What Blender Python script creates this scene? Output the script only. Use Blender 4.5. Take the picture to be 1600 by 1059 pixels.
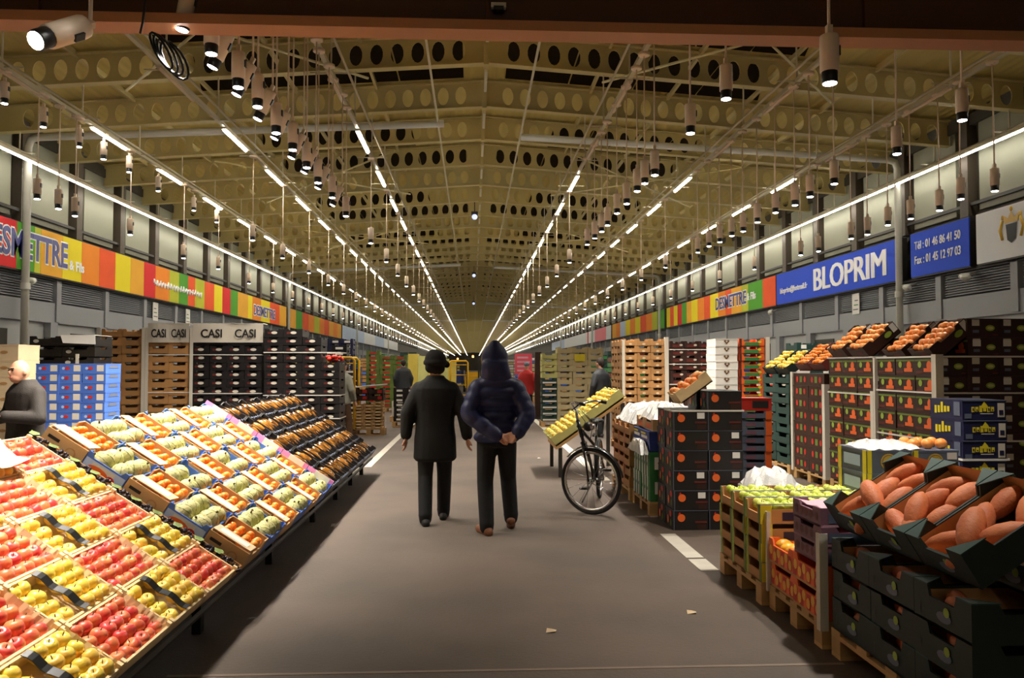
import bpy, math, random
from mathutils import Vector, Matrix, Euler
random.seed(7)
R = math.radians
SC = bpy.context.scene
COL = SC.collection
for o in list(bpy.data.objects):
    bpy.data.objects.remove(o)

# ------------------------------------------------------------------ camera, world, exposure
cam = bpy.data.cameras.new('camera'); cam.sensor_width = 36; cam.lens = 1240 / 1600 * 36
cam.clip_end = 600
camo = bpy.data.objects.new('camera', cam); COL.objects.link(camo)
camo.location = (0, 0, 1.52)
camo.rotation_euler = (R(90 + 2.007), 0, R(-2.816))
SC.camera = camo
W = bpy.data.worlds.new('night'); SC.world = W; W.use_nodes = True
W.node_tree.nodes['Background'].inputs[0].default_value = (.02, .018, .016, 1)
W.node_tree.nodes['Background'].inputs[1].default_value = 0.25
SC.view_settings.view_transform = 'Standard'
SC.view_settings.look = 'None'
SC.view_settings.gamma = 1
SC.view_settings.use_curve_mapping = False
SC.view_settings.exposure = 0.85
TUBE_POWER = 40.0          # emission of the tube lights
SPOT_POWER = 150.0         # watts of one display spot
SC.cycles.max_bounces = 6
SC.cycles.diffuse_bounces = 4

# ------------------------------------------------------------------ materials
def lin(c):
    c = c / 255
    return c / 12.92 if c <= .04045 else ((c + .055) / 1.055) ** 2.4
def rgb(c, k=1.0):
    return (min(1, lin(c[0]) * k), min(1, lin(c[1]) * k), min(1, lin(c[2]) * k), 1)
MATS = {}
def mat(name, c, rough=.6, var=.12, scale=9, bump=0, metal=0, c2=None, rand=0, coat=0, sub=0, bscale=None, wave=None):
    """principled material with noise variation; c2 = second colour of the mottling; rand = per-object value spread"""
    m = bpy.data.materials.new(name); m.use_nodes = True
    nt = m.node_tree; b = nt.nodes['Principled BSDF']
    b.inputs['Roughness'].default_value = rough; b.inputs['Metallic'].default_value = metal
    if coat: b.inputs['Coat Weight'].default_value = coat
    tc = nt.nodes.new('ShaderNodeTexCoord'); nz = nt.nodes.new('ShaderNodeTexNoise')
    nz.inputs['Scale'].default_value = scale; nz.inputs['Detail'].default_value = 4
    src = tc.outputs['Object']
    if rand:
        oi = nt.nodes.new('ShaderNodeObjectInfo'); va = nt.nodes.new('ShaderNodeVectorMath'); va.operation = 'ADD'
        cx = nt.nodes.new('ShaderNodeVectorMath'); cx.operation = 'SCALE'
        cx.inputs[0].default_value = (37, 53, 71); nt.links.new(oi.outputs['Random'], cx.inputs['Scale'])
        nt.links.new(src, va.inputs[0]); nt.links.new(cx.outputs[0], va.inputs[1]); src = va.outputs[0]
    nt.links.new(src, nz.inputs['Vector'])
    mx = nt.nodes.new('ShaderNodeMix'); mx.data_type = 'RGBA'
    if c2 is None:
        mx.inputs[6].default_value = rgb(c, 1 - var); mx.inputs[7].default_value = rgb(c, 1 + var)
        nt.links.new(nz.outputs['Fac'], mx.inputs[0])
    else:
        rp = nt.nodes.new('ShaderNodeValToRGB'); rp.color_ramp.elements[0].position = .38; rp.color_ramp.elements[1].position = .62
        nt.links.new(nz.outputs['Fac'], rp.inputs[0]); nt.links.new(rp.outputs[0], mx.inputs[0])
        mx.inputs[6].default_value = rgb(c); mx.inputs[7].default_value = rgb(c2)
    out = mx.outputs[2]
    if rand:
        hs = nt.nodes.new('ShaderNodeHueSaturation'); mr = nt.nodes.new('ShaderNodeMapRange')
        mr.inputs[3].default_value = 1 - rand; mr.inputs[4].default_value = 1 + rand
        nt.links.new(oi.outputs['Random'], mr.inputs[0]); nt.links.new(mr.outputs[0], hs.inputs['Value'])
        nt.links.new(out, hs.inputs['Color']); out = hs.outputs[0]
    nt.links.new(out, b.inputs['Base Color'])
    if bump or wave:
        bp = nt.nodes.new('ShaderNodeBump'); bp.inputs['Strength'].default_value = bump or .5; bp.inputs['Distance'].default_value = .01
        if wave:
            wv = nt.nodes.new('ShaderNodeTexWave'); wv.bands_direction = wave[0]; wv.inputs['Scale'].default_value = wave[1]
            nt.links.new(tc.outputs['Object'], wv.inputs['Vector']); nt.links.new(wv.outputs['Fac'], bp.inputs['Height']); bp.inputs['Distance'].default_value = .03
        else:
            n2 = nt.nodes.new('ShaderNodeTexNoise'); n2.inputs['Scale'].default_value = bscale or scale * 6; n2.inputs['Detail'].default_value = 5
            nt.links.new(src, n2.inputs['Vector']); nt.links.new(n2.outputs['Fac'], bp.inputs['Height'])
        nt.links.new(bp.outputs[0], b.inputs['Normal'])
    MATS[name] = m
    return m
def emit(name, c, s):
    m = bpy.data.materials.new(name); m.use_nodes = True
    b = m.node_tree.nodes['Principled BSDF']
    b.inputs['Base Color'].default_value = (.8, .8, .8, 1)
    b.inputs['Emission Color'].default_value = (*c, 1); b.inputs['Emission Strength'].default_value = s
    MATS[name] = m
    return m

# setting
mat('concrete', (96, 82, 72), .72, .16, .9, .25, c2=(82, 71, 62), bscale=40)
mat('floor_joint', (128, 112, 98), .7, .2, 6, .2)
mat('paint_line', (196, 190, 176), .7, .2, 6, .2)
mat('deck', (200, 180, 104), .6, .06, .7, .35, wave=('X', 1.6))
mat('beam_paint', (200, 184, 126), .5, .06, 1.2)
mat('rail_paint', (205, 196, 168), .45, .05, 2)
mat('skylight', (34, 25, 12), 1, .2, 1); MATS['skylight'].node_tree.nodes['Principled BSDF'].inputs['Specular IOR Level'].default_value = .05
mat('wall_dark', (60, 56, 46), .7, .1, 1)
mat('wall_panel', (140, 140, 120), .6, .05, .6)
mat('wall_grey', (150, 153, 156), .6, .05, .8)
mat('wall_low', (168, 170, 170), .6, .06, .6)
mat('louver_back', (74, 76, 80), .6, .05, 2)
mat('louver', (150, 153, 157), .5, .05, 2)
mat('pier', (78, 68, 54), .6, .1, 1)
mat('pipe_white', (208, 206, 194), .45, .04, 2)
mat('brown_steel_lit', (186, 128, 88), .5, .12, 2)  # girder flanges: the light they catch is put into this paler brown
mat('brown_steel_shaded', (78, 46, 22), .6, .15, 2)  # girder web: same steel, the shade of the recess put into the colour
mat('black_metal', (22, 21, 21), .4, .1, 8)
mat('dark_metal', (46, 42, 38), .5, .1, 6)
mat('lamp_body', (236, 214, 188), .4, .03, 4)
mat('chrome', (200, 200, 200), .22, .05, 6, metal=1)
# goods
mat('carton', (198, 158, 106), .75, .1, 7, .08, rand=.12)
mat('carton_dark', (182, 134, 80), .75, .12, 7, .08, rand=.12)
mat('carton_pale', (222, 196, 156), .75, .08, 7, .08, rand=.06)
mat('carton_inner', (206, 148, 92), .8, .1, 7, .08)
mat('wood', (190, 150, 96), .7, .18, 5, .2, rand=.14)
mat('wood_pale', (236, 208, 158), .7, .14, 5, .15, rand=.08)
mat('blue_card', (74, 112, 196), .55, .1, 6, rand=.08)
mat('blue_deep', (40, 62, 140), .5, .1, 6, rand=.08)
mat('pale_blue', (176, 196, 232), .55, .08, 6)
mat('white_card', (232, 228, 220), .6, .05, 6)
mat('off_white', (214, 206, 190), .6, .05, 6)
mat('pink_card', (240, 150, 214), .55, .08, 6)
mat('black_card', (26, 22, 21), .45, .2, 6, rand=.15)
mat('dark_brown_card', (52, 26, 18), .45, .2, 6, rand=.12)
mat('maroon_card', (98, 34, 24), .5, .15, 6, rand=.1)
mat('red_card', (196, 44, 30), .5, .12, 6)
mat('orange_print', (236, 106, 40), .5, .12, 9)
mat('green_print', (150, 176, 60), .5, .12, 9)
mat('green_card', (50, 128, 66), .5, .12, 6, rand=.1)
mat('dark_green_card', (20, 36, 30), .55, .15, 6, rand=.12)
mat('bottle_green', (30, 64, 58), .5, .15, 6, rand=.12)
mat('navy_card', (28, 30, 66), .45, .15, 6, rand=.1)
mat('slate_card', (96, 104, 124), .5, .12, 6, rand=.08)
mat('yellow_print', (226, 206, 40), .5, .12, 9)
mat('gold_print', (206, 166, 48), .5, .15, 12)
mat('purple_card', (128, 88, 104), .55, .12, 6, rand=.08)
mat('pink_paper', (226, 176, 190), .6, .1, 12)
mat('beige_crate', (196, 180, 136), .7, .12, 5, .1, rand=.1)
mat('lime_crate', (206, 204, 128), .7, .12, 5, .1, rand=.08)
mat('heart_brown', (104, 72, 44), .6, .1, 8)
mat('yellow_film', (214, 190, 84), .4, .2, 3)
mat('film', (238, 238, 236), .18, .06, 14, .5, coat=.6)
mat('strap_white', (226, 222, 212), .4, .05, 9)
mat('ink', (30, 26, 26), .6, .1, 9)
# produce
mat('apple_red', (226, 70, 70), .35, 0, 13, c2=(244, 150, 92), rand=.1, coat=.4)
mat('apple_yellow', (246, 224, 84), .35, 0, 10, c2=(246, 196, 84), rand=.08, coat=.4)
mat('apple_green', (196, 216, 70), .3, 0, 12, c2=(222, 228, 110), rand=.1, coat=.4)
mat('melon', (192, 188, 116), .6, 0, 16, .5, c2=(214, 204, 146), rand=.06, bscale=60)
mat('melon_rib', (122, 136, 84), .6, .1, 16)
mat('clementine', (244, 132, 30), .4, 0, 30, .2, c2=(250, 152, 44), rand=.1, coat=.2)
mat('orange', (246, 142, 60), .4, 0, 30, .2, c2=(250, 166, 84), rand=.08, coat=.2)
mat('grape', (52, 42, 50), .35, .3, 20, rand=.2)
mat('leaf', (104, 124, 50), .6, .2, 12, rand=.2)
mat('gold_fruit', (150, 98, 36), .2, 0, 12, c2=(64, 36, 12), rand=.25, coat=1)
mat('mango', (246, 196, 60), .4, 0, 10, c2=(244, 170, 40), rand=.1)
mat('sweet_potato', (222, 132, 82), .6, 0, 12, .3, c2=(206, 112, 68), rand=.1)
mat('stem', (86, 62, 36), .7)
# people
mat('skin', (206, 150, 120), .5, .06, 8)
mat('coat_black', (9, 8, 7), .85, .2, 30, .3)
mat('trouser_black', (11, 11, 13), .8, .15, 20, .2)
mat('jean_dark', (12, 12, 17), .8, .2, 20, .2)
mat('navy_puffer', (24, 31, 78), .5, .15, 10, .15)
mat('shoe_brown', (112, 66, 36), .5, .15, 10)
mat('shoe_black', (26, 22, 20), .5, .15, 10)
mat('hat_black', (9, 8, 8), .95, .3, 40, .8)
mat('fur', (132, 116, 40), .9, .3, 40, .8)
mat('jacket_brown', (40, 33, 28), .8, .2, 20, .3)
mat('jumper_grey', (136, 134, 120), .9, .1, 20, .3)
mat('trouser_brown', (82, 56, 34), .8, .15, 20, .2)
mat('jacket_red', (188, 34, 30), .7, .12, 10, .2)
mat('jacket_dark', (40, 42, 46), .7, .12, 10, .2)
mat('cap_grey', (96, 108, 122), .8, .12, 10, .2)
mat('hair', (40, 28, 20), .8, .2, 30, .4)
mat('eye', (26, 22, 20), .2)
mat('lips', (170, 96, 84), .5)
# bike and vehicles
mat('tyre', (30, 28, 27), .8, .1, 20)
mat('tyre_wall', (160, 150, 132), .7, .08, 20)
mat('frame_black', (22, 22, 24), .25, .1, 10, coat=.5)
mat('cage_yellow', (236, 184, 20), .45, .08, 4)
# signs
mat('sign_blue', (44, 84, 220), .8, .04, .5)
mat('sign_white', (236, 240, 244), .85, .03, .5)
mat('sign_red', (226, 40, 44), .8, .1, 1)
mat('sign_green', (84, 164, 44), .8, .15, 1.5)
mat('sign_orange', (250, 144, 36), .8, .12, 1.5)
mat('sign_tomato', (246, 92, 40), .8, .15, 1.5)
mat('sign_yellow', (244, 224, 30), .8, .06, 1.5)
mat('sign_amber', (240, 176, 50), .8, .15, 1.5)
mat('sign_lime', (196, 200, 50), .8, .15, 1.5)
mat('sign_pale', (196, 214, 240), .8, .08, 1)
mat('text_white', (248, 248, 250), .4, .02, 1)
mat('text_navy', (40, 44, 130), .4, .04, 1)
mat('sign_pink', (240, 92, 112), .5, .06, 1)
emit('tube_glow', (1.0, .94, .82), TUBE_POWER)
emit('tube_glow_wall', (1.0, .95, .86), TUBE_POWER * .42)
emit('tube_glow_far', (1.0, .94, .82), TUBE_POWER * .45)
emit('lens_glow', (1.0, .96, .9), 18)
emit('beacon', (1, .22, .04), 6)
emit('blue_lamp', (.4, .5, 1), .8)

# ------------------------------------------------------------------ mesh builder
class MB:
    def __init__(s): s.v = []; s.f = []; s.m = []; s.sm = []; s.mats = []
    def mi(s, name):
        if name not in s.mats: s.mats.append(name)
        return s.mats.index(name)
    def add(s, vs, fs, m, smooth=False, T=None):
        n = len(s.v); k = s.mi(m)
        for p in vs:
            p = Vector(p)
            s.v.append(tuple(T @ p) if T is not None else tuple(p))
        for f in fs:
            s.f.append(tuple(i + n for i in f)); s.m.append(k); s.sm.append(smooth)
        return s
    def box(s, a, b, m, T=None):
        x0, y0, z0 = a; x1, y1, z1 = b
        return s.add([(x0,y0,z0),(x1,y0,z0),(x1,y1,z0),(x0,y1,z0),(x0,y0,z1),(x1,y0,z1),(x1,y1,z1),(x0,y1,z1)],
                     [(0,3,2,1),(4,5,6,7),(0,1,5,4),(1,2,6,5),(2,3,7,6),(3,0,4,7)], m, T=T)
    def prism(s, poly, t, m, T=None):
        """polygon in local XZ, extruded along +Y by t"""
        n = len(poly)
        vs = [(x, 0, z) for x, z in poly] + [(x, t, z) for x, z in poly]
        fs = [tuple(range(n)), tuple(range(2 * n - 1, n - 1, -1))] + [(i, n + i, n + (i + 1) % n, (i + 1) % n) for i in range(n)]
        return s.add(vs, fs, m, T=T)
    def lathe(s, prof, n, m, smooth=True, T=None, mats=None):
        """profile [(r, z)...] spun about Z"""
        for k in range(len(prof) - 1):
            (r0, z0), (r1, z1) = prof[k], prof[k + 1]
            vs = []; 
            for i in range(n):
                a = 2 * math.pi * i / n
                vs.append((r0 * math.cos(a), r0 * math.sin(a), z0))
            for i in range(n):
                a = 2 * math.pi * i / n
                vs.append((r1 * math.cos(a), r1 * math.sin(a), z1))
            fs = [(i, (i + 1) % n, n + (i + 1) % n, n + i) for i in range(n)]
            s.add(vs, fs, mats[k] if mats else m, smooth, T)
        return s
    def rev(s, prof, n, m, T=None):
        """smooth solid of revolution with shared rings, closed at the ends"""
        vs = []; fs = []
        for r, z in prof:
            for i in range(n):
                a = 2 * math.pi * i / n
                vs.append((r * math.cos(a), r * math.sin(a), z))
        for k in range(len(prof) - 1):
            for i in range(n):
                fs.append((k*n+i, k*n+(i+1) % n, (k+1)*n+(i+1) % n, (k+1)*n+i))
        fs.append(tuple(range(n - 1, -1, -1))); e = (len(prof) - 1) * n
        fs.append(tuple(range(e, e + n)))
        return s.add(vs, fs, m, True, T)
    def sph(s, c, r, m, n=10, k=7, T=None):
        rx, ry, rz = (r, r, r) if not hasattr(r, '__len__') else r
        vs = [(c[0], c[1], c[2] - rz)]; fs = []
        for j in range(1, k):
            p = -math.pi / 2 + math.pi * j / k
            for i in range(n):
                a = 2 * math.pi * i / n
                vs.append((c[0] + rx*math.cos(p)*math.cos(a), c[1] + ry*math.cos(p)*math.sin(a), c[2] + rz*math.sin(p)))
        vs.append((c[0], c[1], c[2] + rz)); L = len(vs) - 1
        for i in range(n):
            fs.append((0, 1 + (i + 1) % n, 1 + i))
            fs.append((L, L - n + i, L - n + (i + 1) % n))
        for j in range(k - 2):
            for i in range(n):
                a = 1 + j * n
                fs.append((a + i, a + (i+1) % n, a + n + (i+1) % n, a + n + i))
        return s.add(vs, fs, m, True, T)
    def tube(s, pts, r, m, n=8, T=None, closed=False):
        """round tube along points; r number or list"""
        P = [Vector(p) for p in pts]; N = len(P)
        rr = r if hasattr(r, '__len__') else [r] * N
        vs = []; fs = []; up = None
        for i, p in enumerate(P):
            if closed: d = P[(i + 1) % N] - P[i - 1]
            else: d = P[min(i + 1, N - 1)] - P[max(i - 1, 0)]
            d.normalize()
            if up is None:
                up = Vector((0, 0, 1)) if abs(d.z) < .9 else Vector((1, 0, 0))
            sx = d.cross(up); sx.normalize(); up = sx.cross(d); up.normalize()
            for k in range(n):
                a = 2 * math.pi * k / n
                vs.append(p + sx * (rr[i] * math.cos(a)) + up * (rr[i] * math.sin(a)))
        M = N if closed else N - 1
        for i in range(M):
            j = (i + 1) % N
            for k in range(n):
                fs.append((i*n+k, i*n+(k+1) % n, j*n+(k+1) % n, j*n+k))
        if not closed:
            fs.append(tuple(range(n - 1, -1, -1))); fs.append(tuple(range((N-1)*n, N*n)))
        return s.add(vs, fs, m, True, T)
    def mesh(s, name):
        me = bpy.data.meshes.new(name)
        me.from_pydata(s.v, [], s.f)
        for n in s.mats: me.materials.append(MATS[n])
        me.polygons.foreach_set('material_index', s.m)
        me.polygons.foreach_set('use_smooth', s.sm)
        me.validate(); me.update()
        return me
    def obj(s, name, parent=None, loc=(0,0,0), rot=None):
        return place(name, s.mesh(name), parent, loc, rot)

def place(name, me, parent=None, loc=(0,0,0), rot=None, scale=None):
    o = bpy.data.objects.new(name, me); COL.objects.link(o)
    o.location = loc
    if rot is not None: o.rotation_euler = rot
    if scale is not None: o.scale = scale if hasattr(scale, '__len__') else (scale,) * 3
    if parent is not None: o.parent = parent
    return o
def tag(o, label, cat, group=None, kind=None):
    o['label'] = label; o['category'] = cat
    if group: o['group'] = group
    if kind: o['kind'] = kind
    return o
def thing(name, label, cat, loc=(0,0,0), rot=None, group=None):
    return tag(place(name, None, None, loc, rot), label, cat, group)
def struct(o):
    o['kind'] = 'structure'; return o
def stuff(o):
    o['kind'] = 'stuff'; return o
ORD = ['first','second','third','fourth','fifth','sixth','seventh','eighth','ninth','tenth','eleventh','twelfth','thirteenth',
       'fourteenth','fifteenth','sixteenth','seventeenth','eighteenth','nineteenth','twentieth']
def nth(i):
    if i < 20: return ORD[i]
    t = {2:'twenty',3:'thirty',4:'forty',5:'fifty',6:'sixty',7:'seventy',8:'eighty',9:'ninety'}
    n = i + 1
    if n % 10 == 0: return t[n // 10][:-1] + 'ieth'
    return t[n // 10] + '-' + ORD[n % 10 - 1]
def text_mesh(txt, size, m, depth=.008, align='CENTER', shear=0, bold=0, sx=1):
    """lettering as a mesh lying in XY, x to the right, y up, extruded along z"""
    cu = bpy.data.curves.new('lettering', 'FONT'); cu.body = txt; cu.size = size; cu.extrude = depth
    cu.align_x = align; cu.align_y = 'CENTER'; cu.shear = shear; cu.offset = bold; cu.resolution_u = 3
    o = bpy.data.objects.new('lettering_tmp', cu); COL.objects.link(o)
    dg = bpy.context.evaluated_depsgraph_get()
    me = bpy.data.meshes.new_from_object(o.evaluated_get(dg))
    bpy.data.objects.remove(o); bpy.data.curves.remove(cu)
    me.materials.clear(); me.materials.append(MATS[m])
    if sx != 1: me.transform(Matrix.Diagonal((sx, 1, 1, 1)))
    return me
# ================================================================== THE HALL
XL, XR, XC, YE = -10.6, 11.2, .25, 330.0
SL = .07                                   # roof slope
def deck_z(x): return 8.12 - SL * abs(x - XC)
# floor
f = struct(MB().box((-14, -26, -.2), (15, YE, 0), 'concrete').obj('floor'))
b = MB()
b.box((-1.66, 12.2, 0), (-1.54, 120, .003), 'paint_line'); struct(b.obj('trim_1'))
b = MB()
for y0, y1 in ((5.9, 6.25), (6.3, 7.2), (10.6, 120)): b.box((1.7, y0, 0), (1.84, y1, .003), 'paint_line')
struct(b.obj('trim_2'))
b = MB(); b.box((-1.5, 4.02, 0), (1.9, 4.045, .002), 'floor_joint'); struct(b.obj('trim_3'))
# roof deck: two slopes
for nm, xa, xb in (('ceiling_left', XL - .4, XC), ('ceiling_right', XC, XR + .4)):
    b = MB(); za, zb = deck_z(xa), deck_z(xb)
    b.add([(xa,-26,za),(xb,-26,zb),(xb,YE,zb),(xa,YE,za),(xa,-26,za+.1),(xb,-26,zb+.1),(xb,YE,zb+.1),(xa,YE,za+.1)],
          [(0,1,2,3),(7,6,5,4),(0,4,5,1),(2,6,7,3)], 'deck')
    struct(b.obj(nm))
# castellated roof beams
def beam_mesh(xspan0, xspan1, holes=True):
    b = MB(); h = .56; t = .02
    for sgn, xe in ((-1, xspan0), (1, xspan1)):
        L = abs(xe - XC)
        def P(d, z, y): return (XC + sgn * d, y, 8.04 - SL * d - h + z)
        def quad(d0, d1, z0, z1):
            for y in (0, t):
                b.add([P(d0,z0,y), P(d1,z0,y), P(d1,z1,y), P(d0,z1,y)], [(0,1,2,3)], 'beam_paint')
        n = int((L - .5) / .4); d = .34
        quad(0, d, 0, h)
        for i in range(n):
            if not holes: break
            c = d + .2; N = 14
            ring = []; outer = []
            for k in range(N):
                a = 2 * math.pi * (k + .5) / N
                ca, sa = math.cos(a), math.sin(a)
                ring.append((c + .125 * ca, h / 2 + .205 * sa))
                q = min(.2 / max(abs(ca), 1e-6), (h / 2) / max(abs(sa), 1e-6))
                outer.append((c + q * ca, h / 2 + q * sa))
            vs = [P(*p, 0) for p in ring] + [P(*p, 0) for p in outer] + [P(*p, t) for p in ring] + [P(*p, t) for p in outer]
            fs = []
            for k in range(N):
                j = (k + 1) % N
                fs += [(k, j, N + j, N + k), (2*N+k, 2*N+j, 3*N+j, 3*N+k), (k, 2*N+k, 2*N+j, j)]
            # corner fillers of the cell
            b.add(vs, fs, 'beam_paint')
            for y in (0, t):
                for z0, zz in ((0, 0), (h, h)):
                    for e in (-1, 1):
                        ps = [p for p in outer if (p[0] - c) * e > 0 and (p[1] - h/2) * (1 if zz else -1) > 0]
                        top = [p for p in ps if abs(abs(p[1] - h/2) - h/2) < 1e-4]; sd = [p for p in ps if abs(abs(p[0] - c) - .2) < 1e-4]
                        if top and sd:
                            tp = max(top, key=lambda p: (p[0] - c) * e); sp = max(sd, key=lambda p: abs(p[1] - h/2))
                            b.add([P(*tp, y), P(c + e * .2, zz, y), P(*sp, y)], [(0, 1, 2)], 'beam_paint')
            d += .4
        quad(d, L, 0, h)
        for z0, z1 in ((-.02, 0), (h, h + .02)):   # flanges
            vs = [P(0,z0,-.09), P(L,z0,-.09), P(L,z0,.11), P(0,z0,.11), P(0,z1,-.09), P(L,z1,-.09), P(L,z1,.11), P(0,z1,.11)]
            b.add(vs, [(0,3,2,1),(4,5,6,7),(0,1,5,4),(1,2,6,5),(2,3,7,6),(3,0,4,7)], 'beam_paint')
    # ridge splice plate
    b.box((XC - .05, -.1, 7.42), (XC + .05, .12, 8.06), 'beam_paint')
    return b.mesh('roof_beam')
bm_near = beam_mesh(XL, XR)
BEAMS = [15.4 + 2.6 * i for i in range(-5, 46)]
for y in BEAMS:
    struct(place('roof_beam', bm_near, None, (0, y, 0)))
b = MB()                                   # the far beams, too small to tell apart
for i in range(46, 121):
    y = 15.4 + 2.6 * i
    for sgn, xe in ((-1, XL), (1, XR)):
        L = abs(xe - XC)
        b.add([(XC, y, 7.46), (XC + sgn*L, y, 7.46 - SL*L), (XC + sgn*L, y, 8.05 - SL*L), (XC, y, 8.05),
               (XC, y+.06, 7.46), (XC + sgn*L, y+.06, 7.46 - SL*L), (XC + sgn*L, y+.06, 8.05 - SL*L), (XC, y+.06, 8.05)],
              [(0,1,2,3),(7,6,5,4),(0,4,5,1)], 'beam_paint')
struct(b.obj('roof_beam_far'))
# roof lights (dark at night) in two bays of three; each pane is a piece of its roof light
def skylight(y0, y1, d0, d1, sgn):
    root = struct(place('skylight', None))
    n = 4
    for i in range(n):
        a = d0 + (d1 - d0) * i / n + .02; c = d0 + (d1 - d0) * (i + 1) / n - .02
        x0, x1 = XC + sgn * a, XC + sgn * c
        sk = .5 if i == n - 1 else 0
        b = MB(); vs = []
        for dz in (-.015, -.04):
            vs += [(x0, y0, deck_z(x0)+dz), (x1 - sgn*sk, y0, deck_z(x1)+dz), (x1, y1, deck_z(x1)+dz), (x0, y1, deck_z(x0)+dz)]
        b.add(vs, [(0,1,2,3),(7,6,5,4),(0,4,5,1),(1,5,6,2),(2,6,7,3),(3,7,4,0)], 'skylight')
        b.obj('pane', root)
for i in range(-3, 36):
    k = i % 3
    y = 15.4 + 2.6 * i
    if k == 1: continue
    for sgn in (-1, 1):
        skylight(y + .35, y + 2.35, .45 if k == 0 else 1.9, 6.3, sgn)
# purlins and ridge rod
for i, x in enumerate([-9.4, -7.6, -5.8, -4.0, -2.2, 2.7, 4.5, 6.3, 8.1, 9.9]):
    b = MB(); z = deck_z(x); b.box((x - .03, 4, z - .13), (x + .03, YE, z - .01), 'beam_paint'); struct(b.obj('roof_purlin_beam'))
for x in (-.84, 1.18):
    b = MB(); b.box((x - .02, 9, 7.3), (x + .02, YE, 7.34), 'rail_paint'); struct(b.obj('conduit_trim'))
b = MB()
for y in BEAMS: b.box((XC - .03, y + .15, 7.36), (XC + .03, y + 1.3, 7.42), 'rail_paint')
struct(b.obj('ridge_trim'))
# cross bracing rods under the deck
for k, y in enumerate([10.2 + 10.4 * i for i in range(8)]):
    for sgn in (-1, 1):
        b = MB()
        x0, x1 = XC + sgn * 2.3, XC + sgn * 6.9
        b.tube([(x0, y, 7.3 - SL*2.3), (x1, y + 5.2, 7.3 - SL*6.9)], .025, 'beam_paint', 6)
        b.tube([(x0, y + 5.2, 7.3 - SL*2.3), (x1, y, 7.3 - SL*6.9)], .025, 'beam_paint', 6)
        struct(b.obj('roof_brace_beam'))
# end wall
struct(MB().box((XL - 1, YE, 0), (XR + 1, YE + .3, 8.5), 'wall_dark').obj('wall_far'))

struct(MB().box((XL - 1, -26.3, 0), (XR + 1, -26, 8.5), 'wall_low').obj('wall_near'))
# side walls: dark back wall, light panels above, sign band, louvres, lintel, stall fronts
for side, X, s in (('left', XL, 1), ('right', XR, -1)):
    def bx(b, d0, d1, y0, y1, z0, z1, m):     # d = distance from the wall plane into the hall
        xa, xb = sorted((X + s * d0, X + s * d1)); b.box((xa, y0, z0), (xb, y1, z1), m)
    b = MB(); bx(b, -.5, -.12, -26, YE, 0, 8, 'wall_dark'); wall = struct(b.obj('wall_' + side))
    # upper light panels one by one, dark piers between them
    y = 6.2; k = 0
    pm = MB(); bx(pm, -.1, -.02, 0, 1.75, 5.0, 6.95, 'wall_panel'); pm = pm.mesh('panel')
    dm = MB(); bx(dm, -.12, .1, 0, .3, 4.9, 7.3, 'pier'); dm = dm.mesh('pier')
    off = .3 if side == 'left' else 1.2
    while y < 150:
        place('panel', pm, wall, (0, y + off, 0))
        place('pier', dm, wall, (0, y + off + 1.98, 0))
        y += 2.6
    b = MB()
    while y < YE: bx(b, -.1, -.02, y + off, y + off + 1.75, 5.0, 6.95, 'wall_panel'); y += 2.6
    stuff(b.obj('panel', wall))
    b = MB(); bx(b, .0, .06, -26, YE, 5.13, 5.2, 'dark_metal'); bx(b, -.1, .04, -26, YE, 6.95, 7.2, 'wall_dark'); struct(b.obj('rail_trim_' + side))
    # louvre band
    b = MB(); bx(b, -.12, -.06, -26, YE, 3.05, 3.75, 'louver_back'); struct(b.obj('trim_louver_' + side))
    lm = MB()
    for i in range(9):
        z = 3.17 + i * .058
        xa, xb = X - s * .05, X + s * .03
        lm.add([(xa, 0, z + .05), (xb, 0, z), (xb, 2.3, z), (xa, 2.3, z + .05), (xa, 0, z + .06), (xb, 0, z + .01), (xb, 2.3, z + .01), (xa, 2.3, z + .06)],
               [(0,1,2,3),(7,6,5,4),(0,4,5,1),(1,5,6,2),(2,6,7,3)], 'louver')
    lm = lm.mesh('louver_slats')
    po = MB(); bx(po, -.06, .1, 0, .22, 2.65, 3.75, 'wall_grey'); po = po.mesh('mullion')
    y = 9.9 if side == 'left' else 10.3
    while y < 90:
        stuff(place('louver_slats', lm, wall, (0, y + .3, 0)))
        place('mullion', po, wall, (0, y, 0))
        y += 2.66
    b = MB(); bx(b, -.1, .06, -26, YE, 2.62, 3.12, 'wall_grey'); bx(b, -.1, .1, -26, YE, 3.68, 3.75, 'dark_metal'); struct(b.obj('lintel_beam_' + side))
    # stall fronts below the lintel
    b = MB(); bx(b, -.12, -.05, -26, YE, 0, 2.7, 'wall_low')
    struct(b.obj('wall_stall_' + side))
    st = MB(); bx(st, -.05, .12, 0, .35, 0, 2.62, 'wall_grey'); st = st.mesh('post')
    dk = MB(); bx(dk, -.05, -.02, 0, 1.5, 0, 2.4, 'wall_dark'); dk = dk.mesh('doorway')
    y = 9.6
    while y < 90:
        place('post', st, wall, (0, y, 0))
        if int(y) % 2 == 0: place('doorway', dk, wall, (0, y + 1.3, 0))
        y += 2.66
    place('doorway', dk, wall, (0, 17.15, 0))
    # rain pipes: down the wall, then up along the roof beam
    for n, y in enumerate((18.75, 44.9, 71.2, 97.2)):
        yy = y + (1.0 if side == 'right' else 0)
        x = X + s * .3
        b = MB()
        b.tube([(x, yy, 0), (x, yy, 6.6), (x + s*.06, yy, 6.78), (x + s*.25, yy, 6.84), (XC - s * .95, yy, 7.3)], .085, 'pipe_white', 10)
        b.lathe([(.11, 3.3), (.11, 3.45)], 10, 'pipe_white', T=Matrix.Translation((x, yy, 0)))
        tag(struct(b.obj('drain_pipe_column')), 'white drain pipe running up the %s wall and along the roof' % side, 'pipe')

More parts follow.
